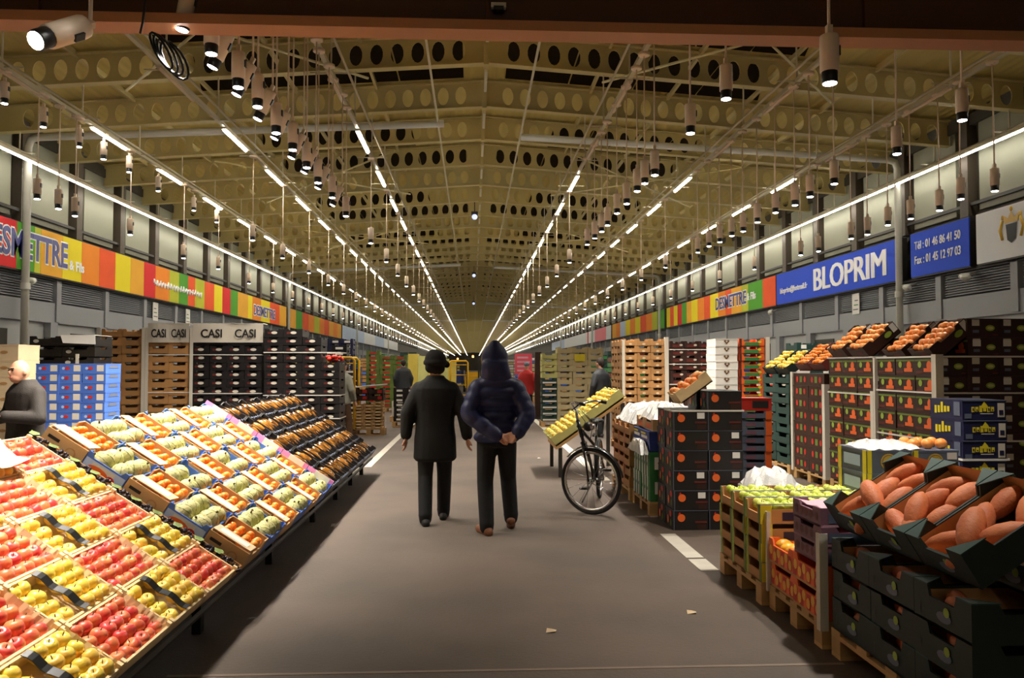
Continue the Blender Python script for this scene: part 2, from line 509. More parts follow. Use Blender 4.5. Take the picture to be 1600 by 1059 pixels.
# ------------------------------------------------------------------ sign boards
def signboard(name, label, side, y0, y1, stripes, z0=3.72, z1=4.85, rev=False):
    """box sign on a side wall; stripes [(width share, material)] in viewing order left to right; returns (root, put)"""
    X, s = (XL, 1) if side == 'left' else (XR, -1)
    t = thing(name, label, 'sign', (X + s * .12, y0, z0))
    b = MB(); b.box((-.1 if s < 0 else -.1, 0, 0), (.1, y1 - y0, z1 - z0), 'dark_metal'); b.obj('sign_box', t)
    L = y1 - y0; tot = sum(w for w, _ in stripes); a = 0
    for w, m in stripes:
        d = w / tot * L
        ya, yb = (a, a + d) if side == 'left' else (L - a - d, L - a)
        p = MB(); xa, xb = (.1, .125) if s > 0 else (-.125, -.1)
        p.box((xa, ya + .004, .03), (xb, yb - .004, z1 - z0 - .02), m); p.obj('panel', t)
        a += d
    def put(txt, y, z, size, m, sx=1, shear=0, bold=0, width=None, outline=None):
        me = text_mesh(txt, size, m, .006, 'CENTER', shear, bold, sx)
        if width:
            xs = [v.co.x for v in me.vertices]; k_ = width / (max(xs) - min(xs))
            me.transform(Matrix.Diagonal((k_, 1, 1, 1)))
            if outline:
                m2 = text_mesh(txt, size, outline, .002, 'CENTER', shear, bold + .035, 1); m2.transform(Matrix.Diagonal((k_, 1, 1, 1)))
                o2 = place('lettering_outline', m2, t, (s * .128, y - y0, z - z0)); o2.rotation_euler = (R(90), 0, R(90) if s > 0 else R(-90))
        # left wall faces +X: reading direction +Y ; right wall faces -X: reading direction -Y
        o = place('lettering', me, t, (s * .135, y - y0, z - z0))
        o.rotation_euler = (R(90), 0, R(90) if s > 0 else R(-90))
        return o
    return t, put
G = lambda *a: [(1, 'sign_' + x) if isinstance(x, str) else (x[1], 'sign_' + x[0]) for x in a]
t, put = signboard('signboard', 'fruit striped shop sign reading DESMETTRE behind the drain pipe on left wall', 'left', 14.2, 44.6,
    G(('red', 4.27), ('green', 0.74), ('lime', 0.27), ('amber', 1.01), ('yellow', 0.98), ('orange', 1.00), ('tomato', 0.98), ('yellow', 1.03), ('amber', 0.98), ('red', 0.90), ('orange', 1.20), ('lime', 0.89), ('green', 0.88), ('tomato', 0.73), ('lime', 1.05), ('tomato', 1.14), ('yellow', 1.05), ('red', 1.10), ('green', 1.05), ('amber', 1.59), ('yellow', 0.74), ('orange', 1.52), ('yellow', 1.70), ('tomato', 2.00), ('amber', 1.60)))
put('DESMETTRE', 18.88, 4.3, .86, 'text_navy', 1, 0, .018, 3.65, 'text_white')
put('& Fils', 21.2, 4.12, .34, 'text_white', 1, 0, .01, .78)
b = MB(); b.tube([(.135, 26.2 - 14.2 + .035 * i, 4.25 - 3.72 + .12 * math.sin(i * 1.3) * math.cos(i * .37)) for i in range(130)], .03, 'text_white', 5); b.obj('lettering', t)
put('DESMETTRE', 40.0, 4.2, .66, 'text_navy', 1, 0, .012, 4.0, 'text_white')
t, put = signboard('signboard', 'orange and lime striped sign board continuing past the second drain pipe, left wall', 'left', 45.2, 63.0,
    G('amber', 'green', 'tomato', 'orange', 'lime', 'orange', 'tomato', 'amber', 'orange', 'amber'))
t, put = signboard('signboard', 'pale blue and white sign board far along the left wall', 'left', 63.6, 110.0, G(('pale', 3), ('white', 2), ('pale', 2), ('white', 4)))
pass
t, put = signboard('signboard', 'blue shop sign reading BLOPRIM in white capitals', 'right', 19.85, 28.1, G('blue'))
put('BLOPRIM', 22.66, 4.26, 1.02, 'text_white', 1, 0, 0, 4.42); put('BLOPRIM', 22.74, 4.26, 1.02, 'text_white', 1, 0, 0, 4.42).location.x -= .005; put('bloprim@hotmail.fr', 26.6, 4.2, .26, 'text_white', 1, 0, .006, 2.3)
t, put = signboard('signboard', 'blue sign with white telephone and fax numbers beside the pipe', 'right', 16.95, 19.3, G('blue'))
put('Tél : 01 46 86 41 50', 18.17, 4.5, .28, 'text_white', 1, 0, .003, 1.85); put('Fax : 01 45 12 97 03', 18.17, 4.14, .28, 'text_white', 1, 0, .003, 1.85)
t, put = signboard('signboard', 'white sign with a small gold crown emblem on right wall', 'right', 12.2, 16.7, G('white'))
e = MB()      # crown-and-supporters emblem, flat print
for dx in (-.28, .28):
    e.tube([(-.135, dx * 1.0, -.2), (-.135, dx * 1.25, 0), (-.135, dx * .95, .2)], .03, 'gold_print', 6)
    e.sph((-.135, dx * .95, .26), (.01, .05, .05), 'gold_print', 8, 5)
e.add([(-.137, -.17, .1), (-.137, .17, .1), (-.137, .13, -.22), (-.137, 0, -.3), (-.137, -.13, -.22)], [(4,3,2,1,0)], 'ink')
e.add([(-.137, -.2, .12), (-.137, .2, .12), (-.137, .24, .3), (-.137, .1, .22), (-.137, 0, .36), (-.137, -.1, .22), (-.137, -.24, .3)], [(6,5,4,3,2,1,0)], 'gold_print')
e.sph((-.137, 0, .4), (.01, .05, .05), 'gold_print', 8, 5)
e.obj('emblem', t, (0, 3.35, .62))
t, put = signboard('signboard', 'fruit striped sign reading DESMETTRE next to the blue sign, right wall', 'right', 28.2, 44.4,
    G(('yellow', 1), ('tomato', 1), ('yellow', 1), ('red', 1.1), ('green', 1.2), ('amber', 1.1), ('yellow', 1.4), ('orange', 1.4), ('tomato', 1.2), ('yellow', 1.5), ('orange', 1.3), ('tomato', 1), ('amber', 1.6), ('lime', 1), ('green', 2), ('tomato', 1.6)))
put('DESMETTRE', 33.3, 4.3, .72, 'text_navy', 1, 0, .015, 4.0, 'text_white'); put('& Fils', 30.7, 4.3, .4, 'text_white', 1, 0, .012, 1.0)
t, put = signboard('signboard', 'yellow and orange striped sign board past the pipe, right wall', 'right', 45.0, 62.0,
    G('amber', 'orange', ('pale', 1.2), 'yellow', 'orange', 'yellow', 'tomato', 'orange', ('lime', .8), 'green'))
t, put = signboard('signboard', 'white sign board with red panel far along right wall', 'right', 62.6, 110.0, G(('pale', 4), ('white', 5), ('red', .2), ('white', 1), ('pink', 1.6), ('white', .6)))
# little notices taped on the louvres
for k, (side, y, w) in enumerate((('left', 26.6, .42), ('left', 29.6, .42), ('right', 22.3, .42))):
    X, s = (XL, 1) if side == 'left' else (XR, -1)
    n = thing('paper_notice', ['white notice on louvres beneath the striped sign, the one nearer the drain pipe', 'white notice on louvres above the brown trays with white banner', 'white notice on louvres beneath the BLOPRIM sign'][k], 'notice', (X + s * .08, y, 3.05))
    b = MB(); b.box((-.01, 0, 0), (.01, w, .6), 'white_card'); b.obj('sheet', n)
    b = MB(); xa, xb = sorted((s * .011, s * .013))
    for i in range(3): b.box((xa, .06, .12 + i * .13), (xb, w - .06 - .05 * i, .15 + i * .13), 'green_card' if i == 1 else 'slate_card')
    b.obj('print', n)
# cameras on brackets by the signs
for k, (X, s, y) in enumerate(((XR, -1, 19.4), (XR, -1, 28.6), (XL, 1, 19.0), (XR, -1, 17.05))):
    n = thing('wall_camera', ['white surveillance camera under the telephone number sign', 'white surveillance camera where the blue sign meets the striped one', 'white surveillance camera at the foot of the striped sign, left pipe', 'white surveillance camera beneath the crowned white sign'][k], 'camera', (X + s * .05, y, 3.6))
    b = MB(); b.tube([(0, 0, 0), (s * .25, 0, -.03)], .03, 'pipe_white', 8); b.obj('bracket', n)
    b = MB(); b.tube([(s * .2, .18, -.05), (s * .32, -.2, -.12)], [.07, .085], 'pipe_white', 10); b.obj('housing', n)
# ================================================================== LIGHTING RAILS, TUBES, PENDANTS
ZR = 6.2
RAILS = {'A left': -10.08, 'B left': -7.47, 'C left': -4.92, 'D left': -2.3, 'D right': 2.57, 'C right': 5.38, 'B right': 8.02, 'A right': 10.85}
RNAME = {'A': 'wall', 'B': 'outer', 'C': 'middle', 'D': 'inner'}
for key, x in RAILS.items():
    b = MB(); b.box((x - .035, -25, ZR + .045), (x + .035, YE, ZR + .11), 'rail_paint')
    b.tube([(x + (.32 if x < 0 else -.32), 5, ZR - .02), (x + (.32 if x < 0 else -.32), 140, ZR - .02)], .022, 'rail_paint', 6)
    y = 7.6 + 2.6
    while y < 140:
        b.box((x - .012, y, ZR + .11), (x + .012, y + .024, deck_z(x) - .6), 'rail_paint')
        b.box((x - .34, y, ZR + .06), (x + .34, y + .02, ZR + .08), 'rail_paint')
        y += 2.6
    struct(b.obj('lighting_rail_trim'))
tube_m = MB(); tube_m.tube([(0, 0, 0), (0, 1.5, 0)], .032, 'tube_glow', 8); tube_m = tube_m.mesh('tube')
cont_m = MB(); cont_m.tube([(0, 0, 0), (0, 1.53, 0)], .026, 'tube_glow_wall', 8); cont_m = cont_m.mesh('tube')
thin_m = MB(); thin_m.tube([(0, 0, 0), (0, 1.5, 0)], .022, 'tube_glow_far', 6); thin_m = thin_m.mesh('tube')
hous_m = MB(); hous_m.box((-.05, -.03, .012), (.05, 1.53, .045), 'rail_paint'); hous_m = hous_m.mesh('housing')
far = MB()
for key, x in RAILS.items():
    r, side = key.split(); cont = r == 'A'
    y = 8.6 if cont else (15.8 if side == 'left' else 19.3)
    step = 1.55 if cont else 3.25
    i = 0
    while y < YE - 5:
        if y < (60 if cont else 95):
            t = thing('tube_light', 'lit white tube on the %s rail, %s from camera, %s half of hall' % (RNAME[r], nth(i), side), 'tube light', (x, y, ZR), None, 'tube lights on the %s rail, %s half' % (RNAME[r], side))
            place('tube', (thin_m if y > 42 else cont_m) if cont else (thin_m if y > 42 else tube_m), t); place('housing', hous_m, t); i += 1
        else:
            far.tube([(x, y, ZR), (x, y + (1.5 if not cont else 1.55), ZR)], .022, 'tube_glow_far', 5)
        y += step
for key, x in RAILS.items():          # the same rails run on behind the camera
    y = -24
    if key[0] != 'D': continue
    while y < -6:
        far.tube([(x, y, ZR), (x, y + 1.5, ZR)], .032, 'tube_glow', 5); y += 3.25
o = stuff(far.obj('tube_light_far')); tag(o, 'rows of tube lights dwindling to the far end of the hall', 'tube light', kind='stuff')
# unlit tube housings near the camera
for key, x in RAILS.items():
    r, side = key.split()
    if r == 'A': continue
    y = (15.8 if side == 'left' else 19.3) - 3.25; i = 0
    while y > 7:
        t = thing('tube_light', 'unlit tube on the %s rail, %s back towards camera, %s half of hall' % (RNAME[r], nth(i), side), 'tube light', (x, y, ZR), None, 'unlit tubes on the %s rail, %s half' % (RNAME[r], side))
        b = MB() if i == 0 and key == 'B left' else None
        place('housing', hous_m, t)
        if b is not None: b.tube([(0, 0, 0), (0, 1.5, 0)], .03, 'lamp_body', 8); unlit = b.mesh('tube')
        place('tube', unlit, t); y -= 3.25; i += 1

# pendant spot lamps: origin at the lens centre
LB = MB(); LB.rev([(.03, .36), (.064, .345), (.066, .33), (.066, .085), (.05, .08)], 14, 'lamp_body'); LB.box((-.02, -.02, .35), (.02, .02, .42), 'lamp_body'); LB.box((.055, -.02, .2), (.075, .02, .27), 'black_metal'); LB = LB.mesh('lamp_body')
LG = MB(); LG.rev([(.05, .09), (.056, .085), (.056, .008), (.05, .0)], 14, 'black_metal'); LG = LG.mesh('lamp_ring')
LL = MB(); LL.sph((0, 0, -.002), (.05, .05, .014), 'lens_glow', 14, 5); LL = LL.mesh('lens')
LM = MB(); LM.rev([(.075, 0), (.09, .01), (.09, .045), (.07, .05)], 12, 'lamp_body'); LM = LM.mesh('mount')
RODS = {}
def rod(L):
    L = round(L, 1)
    if L not in RODS:
        b = MB(); b.tube([(0, 0, 0), (0, 0, L)], .011, 'lamp_body', 6); RODS[L] = b.mesh('rod')
    return RODS[L], L
one = MB(); one.rev([(.03, .36), (.065, .34), (.066, .085), (.05, .08)], 8, 'lamp_body'); one.rev([(.05, .09), (.056, .085), (.056, .0)], 8, 'black_metal')
one.sph((0, 0, -.004), (.052, .052, .012), 'lens_glow', 8, 4); one.tube([(0, 0, .36), (0, 0, 1.9)], .011, 'lamp_body', 5); one.box((-.07, -.07, 1.88), (.07, .07, 1.93), 'lamp_body'); one = one.mesh('pendant_lamp')
def lamp(label, x, y, z, top=ZR, tilt=None, group=None, spot=None):
    """tilt = (rx, ry) of the head; spot = watts of its light"""
    t = thing('pendant_lamp', label, 'pendant lamp', (x, y, z), None, group)
    rot = (tilt[0], tilt[1], 0) if tilt else None
    h = place('lamp_body', LB, t, (0, 0, 0), rot)
    place('lamp_ring', LG, h); place('lens', LL, h)
    pv = Vector((0, 0, .4))
    if tilt: pv = Euler(rot).to_matrix() @ pv
    if top - z > .6:
        m, L = rod(top - z - pv.z); r = place('rod', m, t, pv)
        r.scale.z = (top - z - pv.z) / L
    place('mount', LM, t, (pv.x, pv.y, top - z))
    if spot:
        l = bpy.data.lights.new('bulb', 'SPOT'); l.energy = spot; l.spot_size = R(95); l.spot_blend = .7; l.shadow_soft_size = .05; l.color = (1, .93, .82)
        lo = bpy.data.objects.new('bulb', l); COL.objects.link(lo); lo.parent = h; lo.location = (0, 0, -.03)
    return t
gname = lambda key: 'pendant lamps under the %s rail, %s half' % (RNAME[key[0]], key.split()[1])
def row(key, ys, z, what, spots=()):
    for i, y in enumerate(ys):
        s = spots if isinstance(spots, (int, float)) else (spots[i] if i < len(spots) else None)
        lamp('%s under %s rail, %s from camera, %s half of hall' % (what, RNAME[key[0]], nth(i), key.split()[1]), RAILS[key], y, z + random.uniform(-.04, .04), group=gname(key), spot=s)
row('D left', [7.0, 7.8, 8.5, 9.3, 10.15, 11.0, 11.8, 13.0, 14.4], 4.28, 'beige pendant spot', SPOT_POWER * 1.2)
for i, y in enumerate([6.55, 7.4, 8.15, 8.95, 9.7, 10.6, 11.4, 12.4, 13.7]):
    lamp('tilted beige spot aimed at fruit display, %s from camera, left inner rail' % nth(i), RAILS['D left'] - .12, y, 4.3, tilt=(0, R(24)), group='tilted spots over the fruit display', spot=SPOT_POWER * (1.8 if y < 9 else 1.35))
for i, (x, y, z, tl) in enumerate(((-2.28, 4.2, 3.22, (-50, 30)), (-1.98, 4.15, 3.47, (-30, 20)), (-2.3, 6.3, 4.18, (0, 10)), (-2.35, 5.1, 3.9, (0, 20)), (-2.35, 3.3, 3.6, (0, 20)))):
    lamp(['large-looking tilted spot near the top left corner, brightest lens', 'spot lens cut by the top edge of the picture, left', 'round lit lens just under the brown girder, left', 'spot above the picture over the apples, second', 'spot above the picture over the apples, first'][i], x, y, z, tilt=(R(tl[0]), R(tl[1])), group='spots before the brown girder', spot=SPOT_POWER * 1.9)
row('B left', [12.9, 14.05, 15.3, 16.3, 17.5, 19.1, 21.5, 23.4], 5.72, 'short beige spot tight')
row('B left', [13.9, 14.6, 15.2, 17.6, 20.8, 23.6], 4.36, 'long-stemmed pendant lamp')
row('C left', [17.9, 20.7, 24.0], 4.36, 'long-stemmed pendant lamp', (60, 60))
row('D right', [7.87, 9.2, 11.05, 11.7, 12.25, 13.1, 14.0, 15.0, 15.7, 16.6, 17.7], 4.26, 'pink-beige pendant spot', (SPOT_POWER * 1.25,) * 11)
lamp('added unseen pendant spot brightening the sweet potatoes', 2.57, 3.5, 3.9, group='spots before the brown girder', spot=SPOT_POWER * .9)  # extra lamp out of view, added to brighten the sweet potatoes
lamp('large pendant spot hanging right before the brown girder', 2.55, 5.5, 3.55, group='spots before the brown girder', spot=SPOT_POWER * 1.5)
row('C right', [8.4, 9.75, 11.5, 12.35, 12.95, 13.8, 14.7, 15.5, 16.2, 17.0, 17.8, 18.7], 4.24, 'long-stemmed white pendant lamp', (SPOT_POWER * 1.1,) * 7)
row('B right', [11.75, 12.6, 13.2, 14.1, 14.9, 15.7, 16.4, 18.0, 19.0], 4.24, 'long-stemmed white pendant lamp', (None, 60, None, 60, None, 60))
starts = {'D left': 17.9, 'C left': 27.2, 'B left': 26.8, 'D right': 21.0, 'C right': 21.9, 'B right': 22.2}
farl = MB()
for key, y in starts.items():
    i = 0; n0 = 0
    while y < 150:
        if y < 62:
            o = tag(place('pendant_lamp', one, None, (RAILS[key], y, 4.3)), 'small distant pendant lamp under %s rail, %s after the near ones, %s half' % (RNAME[key[0]], nth(i), key.split()[1]), 'pendant lamp', gname(key)); i += 1
            if y < 40:
                l = bpy.data.lights.new('bulb', 'SPOT'); l.energy = 90; l.spot_size = R(110); l.spot_blend = .7; l.shadow_soft_size = .06; l.color = (1, .93, .82)
                lo = bpy.data.objects.new('bulb', l); COL.objects.link(lo); lo.parent = o; lo.location = (0, 0, -.05)
        else:
            x = RAILS[key]; farl.box((x - .06, y - .06, 4.38), (x + .06, y + .06, 4.66), 'lamp_body'); farl.box((x - .05, y - .05, 4.29), (x + .05, y + .05, 4.31), 'lens_glow'); farl.box((x - .01, y - .01, 4.66), (x + .01, y + .01, ZR), 'lamp_body')
        y += 3.2
tag(stuff(farl.obj('pendant_lamp_far')), 'pendant lamps dwindling to the far end of the hall', 'pendant lamp', kind='stuff')
# blue-white lamps on the ridge
for i, y in enumerate((28.4, 46.6, 67)):
    t = thing('ridge_lamp', 'small bluish lamp hanging from the roof ridge, %s from camera' % nth(i), 'lamp', (.05, y, 6.9 - .02 * i), None, 'bluish ridge lamps')
    b = MB(); b.sph((0, -.03, 0), (.1, .08, .1), 'blue_lamp', 12, 8); b.obj('bulb_glass', t)
    b = MB(); b.box((-.12, -.02, .1), (.12, .2, .2), 'dark_metal'); b.tube([(0, .05, .2), (0, .05, .6)], .02, 'dark_metal', 6); b.obj('bracket', t)
# the brown girder over the near aisle
b = MB()
b.box((XL - .1, 6.2, 4.19), (XR + .1, 6.42, 4.27), 'brown_steel_lit')
b.box((XL - .1, 6.30, 4.27), (XR + .1, 6.33, 4.72), 'brown_steel_shaded')
b.box((XL - .1, 6.2, 4.72), (XR + .1, 6.42, 4.79), 'brown_steel_lit')
struct(b.obj('girder_beam'))
b = MB()
for x in (-7, -3.4, .1, 3.2, 6.5): b.box((x, 6.25, 4.27), (x + .02, 6.38, 4.72), 'brown_steel_shaded')
struct(b.obj('girder_stiffener_beam'))
for i, (x, z) in enumerate(((.2, 4.31),)):
    t = thing('junction_box', 'small pale box fixed to the brown girder above the aisle', 'box', (x, 6.29, z + .08)); b = MB(); b.box((-.06, -.05, 0), (.06, 0, .04), 'off_white'); b.box((-.04, -.08, -.03), (.04, -.01, .0), 'black_metal'); b.obj('casing', t)
# loop of black cable hanging from it
t = thing('cable_loop', 'coiled black cable hanging from the brown girder, upper left', 'cable', (-2.5, 6.1, 4.2))
b = MB(); b.tube([(0.04, .05, .5), (.0, .0, .2), (-.02, 0, -.05), (-.04, 0, -.14)], .009, 'black_metal', 6); b.obj('drop_cable', t)
for k in range(4):
    b = MB(); pts = []
    for i in range(16):
        a = 2 * math.pi * i / 16; pts.append((.05 + .03 * k + (.05 + .01 * k) * math.cos(a) + .07 * (1 - math.sin(a)) , .01 * k, -.27 - .02 * k + (.14 + .01 * (k % 2)) * math.sin(a)))
    b.tube(pts, .01, 'black_metal', 6, closed=True); b.obj('coil', t)
# ================================================================== BOXES, TRAYS, PALLETS
def wall_poly(w, h, cw, cd):
    """tray wall outline in XZ with a cut-out at the top middle"""
    a = w / 2; c = cw / 2
    if cd <= 0: return [(-a, 0), (a, 0), (a, h), (-a, h)]
    return [(-a, 0), (a, 0), (a, h), (c, h), (c * .86, h - cd), (-c * .86, h - cd), (-c, h), (-a, h)]
def RZ(a): return Matrix.Rotation(a, 4, 'Z')
def TR(x, y, z): return Matrix.Translation((x, y, z))
def tray(w, d, h, m, t=.012, cx=(.6, .3), cy=(.5, .2), inner=None, floor=None, b=None):
    """open tray w (x) by d (y), origin at bottom centre; cx = cut of the front/back walls, cy of the side walls"""
    b = b or MB()
    b.box((-w/2, -d/2, 0), (w/2, d/2, t), floor or m)
    P = wall_poly(w, h, w * cx[0], h * cx[1])
    b.prism(P, t, m, TR(0, -d/2, 0)); b.prism(P, t, m, TR(0, d/2 - t, 0))
    Q = wall_poly(d - 2*t, h, d * cy[0], h * cy[1])
    b.prism(Q, t, m, TR(w/2, 0, 0) @ RZ(R(90))); b.prism(Q, t, m, TR(-w/2 + t, 0, 0) @ RZ(R(90)))
    return b
def carton(w, d, h, m, b=None, lid=True):
    """closed carton with a lid rim and a tape seam"""
    b = b or MB()
    b.box((-w/2, -d/2, 0), (w/2, d/2, h - .004), m)
    b.box((-w/2 - .003, -d/2 - .003, h * .9), (w/2 + .003, d/2 + .003, h), m)
    return b
def fr(b, w, d, u0, u1, z0, z1, m, e=.002):      # print on the front face (-Y), u in -.5..5 of the width
    b.add([(u0*w, -d/2 - e, z0), (u1*w, -d/2 - e, z0), (u1*w, -d/2 - e, z1), (u0*w, -d/2 - e, z1)], [(0,1,2,3)], m)
def lf(b, w, d, u0, u1, z0, z1, m, e=.002):      # print on the left face (-X)
    b.add([(-w/2 - e, -u0*d, z0), (-w/2 - e, -u1*d, z0), (-w/2 - e, -u1*d, z1), (-w/2 - e, -u0*d, z1)], [(0,1,2,3)], m)
def ell(b, face, w, d, u, z, ru, rz, m, e=.003, n=12):
    vs = []
    for i in range(n):
        a = 2 * math.pi * i / n
        if face == 'f': vs.append((u*w + ru*math.cos(a), -d/2 - e, z + rz*math.sin(a)))
        else: vs.append((-w/2 - e, -u*d - ru*math.cos(a), z + rz*math.sin(a)))
    b.add(vs, [tuple(range(n))], m)
# --- pallet
PB = MB(); PB.box((-.5, -.05, 0), (.5, .05, .022), 'wood'); PB = PB.mesh('deck_board')
PK = MB(); PK.box((-.05, -.07, 0), (.05, .07, .08), 'wood'); PK = PK.mesh('block')
def pallet(x0, y0, w, d, label):
    """x0,y0 = corner nearest the aisle and the camera"""
    t = thing('pallet', label, 'pallet', (x0 + w/2, y0 + d/2, 0), None, 'wooden pallets')
    for i in range(5):
        place('deck_board', PB, t, (0, -d/2 + .05 + (d - .1) * i / 4, .122), None, (w, 1, 1))
    for i in range(3):
        yy = -d/2 + .05 + (d - .1) * i / 2
        place('runner', PB, t, (0, yy, 0), None, (w, 1, 1))
        for k in range(3):
            place('block', PK, t, (-w/2 + .05 + (w - .1) * k / 2, yy, .022), None, (1, .7, 1))
    for k in range(3):
        place('stringer', PB, t, (-w/2 + .05 + (w - .1) * k / 2, 0, .101), (0, 0, R(90)), (d, 1, .95))
    return t
PZ = .145
def stack(name, cat, desc, where, me, x0, y0, z0, nx, ny, nz, w, d, h, group, keep=None, jit=.006, heights=None, parts=None, side='front'):
    """shell of boxes: front row and aisle-side column(s) and the top layer; each box its own object"""
    out = []
    for k in range(nz):
        for j in range(ny):
            for i in range(nx):
                if heights and k >= heights[i if side == 'front' else j]: continue
                if keep and not keep(i, j, k): continue
                lab = '%s, %s layer up, %s column%s' % (desc, nth(k), nth(i if side == 'front' else j), where)
                if side == 'both': lab = '%s, %s layer up, %s across, %s deep%s' % (desc, nth(k), nth(i), nth(j), where)
                o = place(name, me, None, (x0 + (i + .5) * (w + .004) + random.uniform(-jit, jit), y0 + (j + .5) * (d + .004) + random.uniform(-jit, jit), z0 + k * (h + .001)), (0, 0, random.uniform(-.006, .006)))
                tag(o, lab, cat, group)
                if parts:
                    for pn, pm, pr in parts:
                        if random.random() < pr: place(pn, pm, o)
                out.append(o)
    return out
def strap(x0, y0, w, d, z, label, m='strap_white'):
    t = .004; e = .012; b = MB()
    a, c = x0 - e, x0 + w + e; p, q = y0 - e, y0 + d + e
    b.box((a, p, z), (c, p + t, z + .016), m); b.box((a, p + t, z), (a + t, q, z + .016), m); b.box((c - t, p + t, z), (c, q, z + .016), m); b.box((a + t, q - t, z), (c - t, q, z + .016), m)
    return tag(b.obj('packing_strap'), label, 'strap', 'straps around the pallet loads')
def corner_post(x, y, z0, z1, label, w=.06):
    b = MB(); b.box((x - .006, y - .006, z0), (x + w, y, z1), 'off_white'); b.box((x - .006, y, z0), (x, y + w, z1), 'off_white')
    return tag(b.obj('corner_post'), label, 'corner post', 'card corner posts on pallet loads')

# --- shared fruit meshes
def apple_mesh(m, r=.037):
    b = MB(); pr = [(.004, -.80), (.35, -.88), (.62, -.72), (.88, -.32), (1, .1), (.93, .5), (.7, .8), (.42, .9), (.18, .82), (.004, .7)]
    b.rev([(a * r, z * r) for a, z in pr], 12, m)
    b.tube([(0, 0, .68*r), (.08*r, 0, 1.12*r)], .05 * r, 'stem', 5)
    return b.mesh('apple')
APR, APY, APG = apple_mesh('apple_red'), apple_mesh('apple_yellow'), apple_mesh('apple_green', .036)
def round_mesh(m, r, nm):
    b = MB(); b.sph((0, 0, 0), (r, r, r * .9), m, 12, 8); b.rev([(r*.12, r*.88), (r*.08, r*.915)], 6, 'leaf'); return b.mesh(nm)
CLE, ORA = round_mesh('clementine', .03, 'clementine'), round_mesh('orange', .042, 'orange')
b = MB(); b.sph((0, 0, 0), (.070, .070, .066), 'melon', 16, 10)
for i in range(9):
    a = 2 * math.pi * i / 9; pts = []
    for k in range(7):
        p = -1.35 + 2.7 * k / 6; pts.append((.0690*math.cos(p)*math.cos(a), .0690*math.cos(p)*math.sin(a), .0652*math.sin(p)))
    b.tube(pts, .0028, 'melon_rib', 4)
b.tube([(0, 0, .062), (.006, 0, .078)], .007, 'stem', 5)
MEL = b.mesh('melon')
b = MB(); b.rev([(.002, -.1), (.022, -.088), (.034, -.05), (.036, -.01), (.03, .035), (.019, .07), (.012, .09), (.002, .1)], 10, 'gold_fruit', Matrix.Rotation(R(90), 4, 'Y')); b.tube([(.098, 0, 0), (.12, 0, .004)], .004, 'stem', 5)
GOLD = b.mesh('pear')
def fruit(name, me, label, cat, loc, group, sc=1, rot=None):
    return tag(place(name, me, None, loc, rot or (random.uniform(-.5, .5), random.uniform(-.5, .5), random.uniform(0, 6)), sc), label, cat, group)

# ================================================================== THE SLOPING DISPLAY ON THE LEFT
TH = R(33); CT, ST = math.cos(TH), math.sin(TH)
FX, FZ = -1.435, .256
def SP(a, y, n):       # a = distance up the slope from the front edge, n = height above the board
    return (FX - a * CT + n * ST, y, FZ + a * ST + n * CT)
SROT = (0, TH, 0)
st = thing('display_stand', 'long dark sloping stand on legs carrying the fruit crates', 'display stand', (FX, 2, 0))
def spart(name, me_b):
    o = me_b.obj(name, st); o.location = (-FX, -2, 0); return o
for i in range(4):
    b = MB(); a0 = .02 + i * .37
    vs = [SP(a0, 1.9, -.03), SP(a0 + .36, 1.9, -.03), SP(a0 + .36, 11.45, -.03), SP(a0, 11.45, -.03), SP(a0, 1.9, -.005), SP(a0 + .36, 1.9, -.005), SP(a0 + .36, 11.45, -.005), SP(a0, 11.45, -.005)]
    b.add(vs, [(0,3,2,1),(4,5,6,7),(0,1,5,4),(1,2,6,5),(2,3,7,6),(3,0,4,7)], 'dark_metal'); spart('board', b)
b = MB(); b.add([SP(-.01, 1.9, -.05), SP(-.01, 11.45, -.05), SP(-.01, 11.45, -.012), SP(-.01, 1.9, -.012), SP(-.03, 1.9, -.05), SP(-.03, 11.45, -.05), SP(-.03, 11.45, -.012), SP(-.03, 1.9, -.012)], [(0,1,2,3),(7,6,5,4),(3,2,6,7),(0,4,5,1),(0,3,7,4),(1,5,6,2)], 'dark_metal'); spart('front_lip', b)
for y in (2.3, 3.4, 4.68, 6.28, 7.94, 9.25, 10.35, 11.35):
    b = MB(); b.box((FX - .16, y - .03, 0), (FX - .11, y + .03, .29), 'black_metal'); spart('leg', b)
    b = MB(); p = SP(1.42, y, -.04); b.box((p[0] - .03, y - .03, 0), (p[0] + .03, y + .03, p[2]), 'black_metal'); spart('leg', b)
    b = MB(); b.tube([(FX - .13, y, .12), (p[0], y, .12)], .016, 'black_metal', 6); spart('cross_bar', b)
RA = .29             # crate pitch up the slope
def slope_obj(name, me, a, y, n=0, parent=None):
    return place(name, me, parent, SP(a, y, n), SROT)
# wooden apple crates (x = down slope)
WC = tray(.284, .5, .085, 'wood_pale', .011, (0, 0), (0, 0), floor='carton_pale')
for sx in (-1, 1):
    for sy in (-1, 1): WC.box((sx*.13 - .012, sy*.237 - .012, 0), (sx*.13 + .012, sy*.237 + .012, .1), 'wood_pale')
WC = WC.mesh('crate_body')
LIN = MB()            # paper/straw liner rising at the far long edge
for i in range(10):
    x0 = -.128 + i * .0255
    LIN.add([(x0, .2, .012), (x0 + .026, .2, .012), (x0 + .026, .236 + random.uniform(-.004, .004), .1 + random.uniform(-.012, .014)), (x0, .236, .1 + random.uniform(-.012, .012)), (x0, .205, .012), (x0 + .026, .205, .012)], [(0,1,2,3),(3,2,5,4)], 'wood_pale')
LIN = LIN.mesh('liner')
BAND = MB(); N = 12
vs = []
for i in range(N + 1):
    x = -.134 + .268 * i / N; zz = .098 + .006 * math.sin(i * 1.05)
    vs += [(x, -.055, zz - .006), (x, -.02, zz + .006), (x, -.02, zz + .009), (x, -.055, zz - .003)]
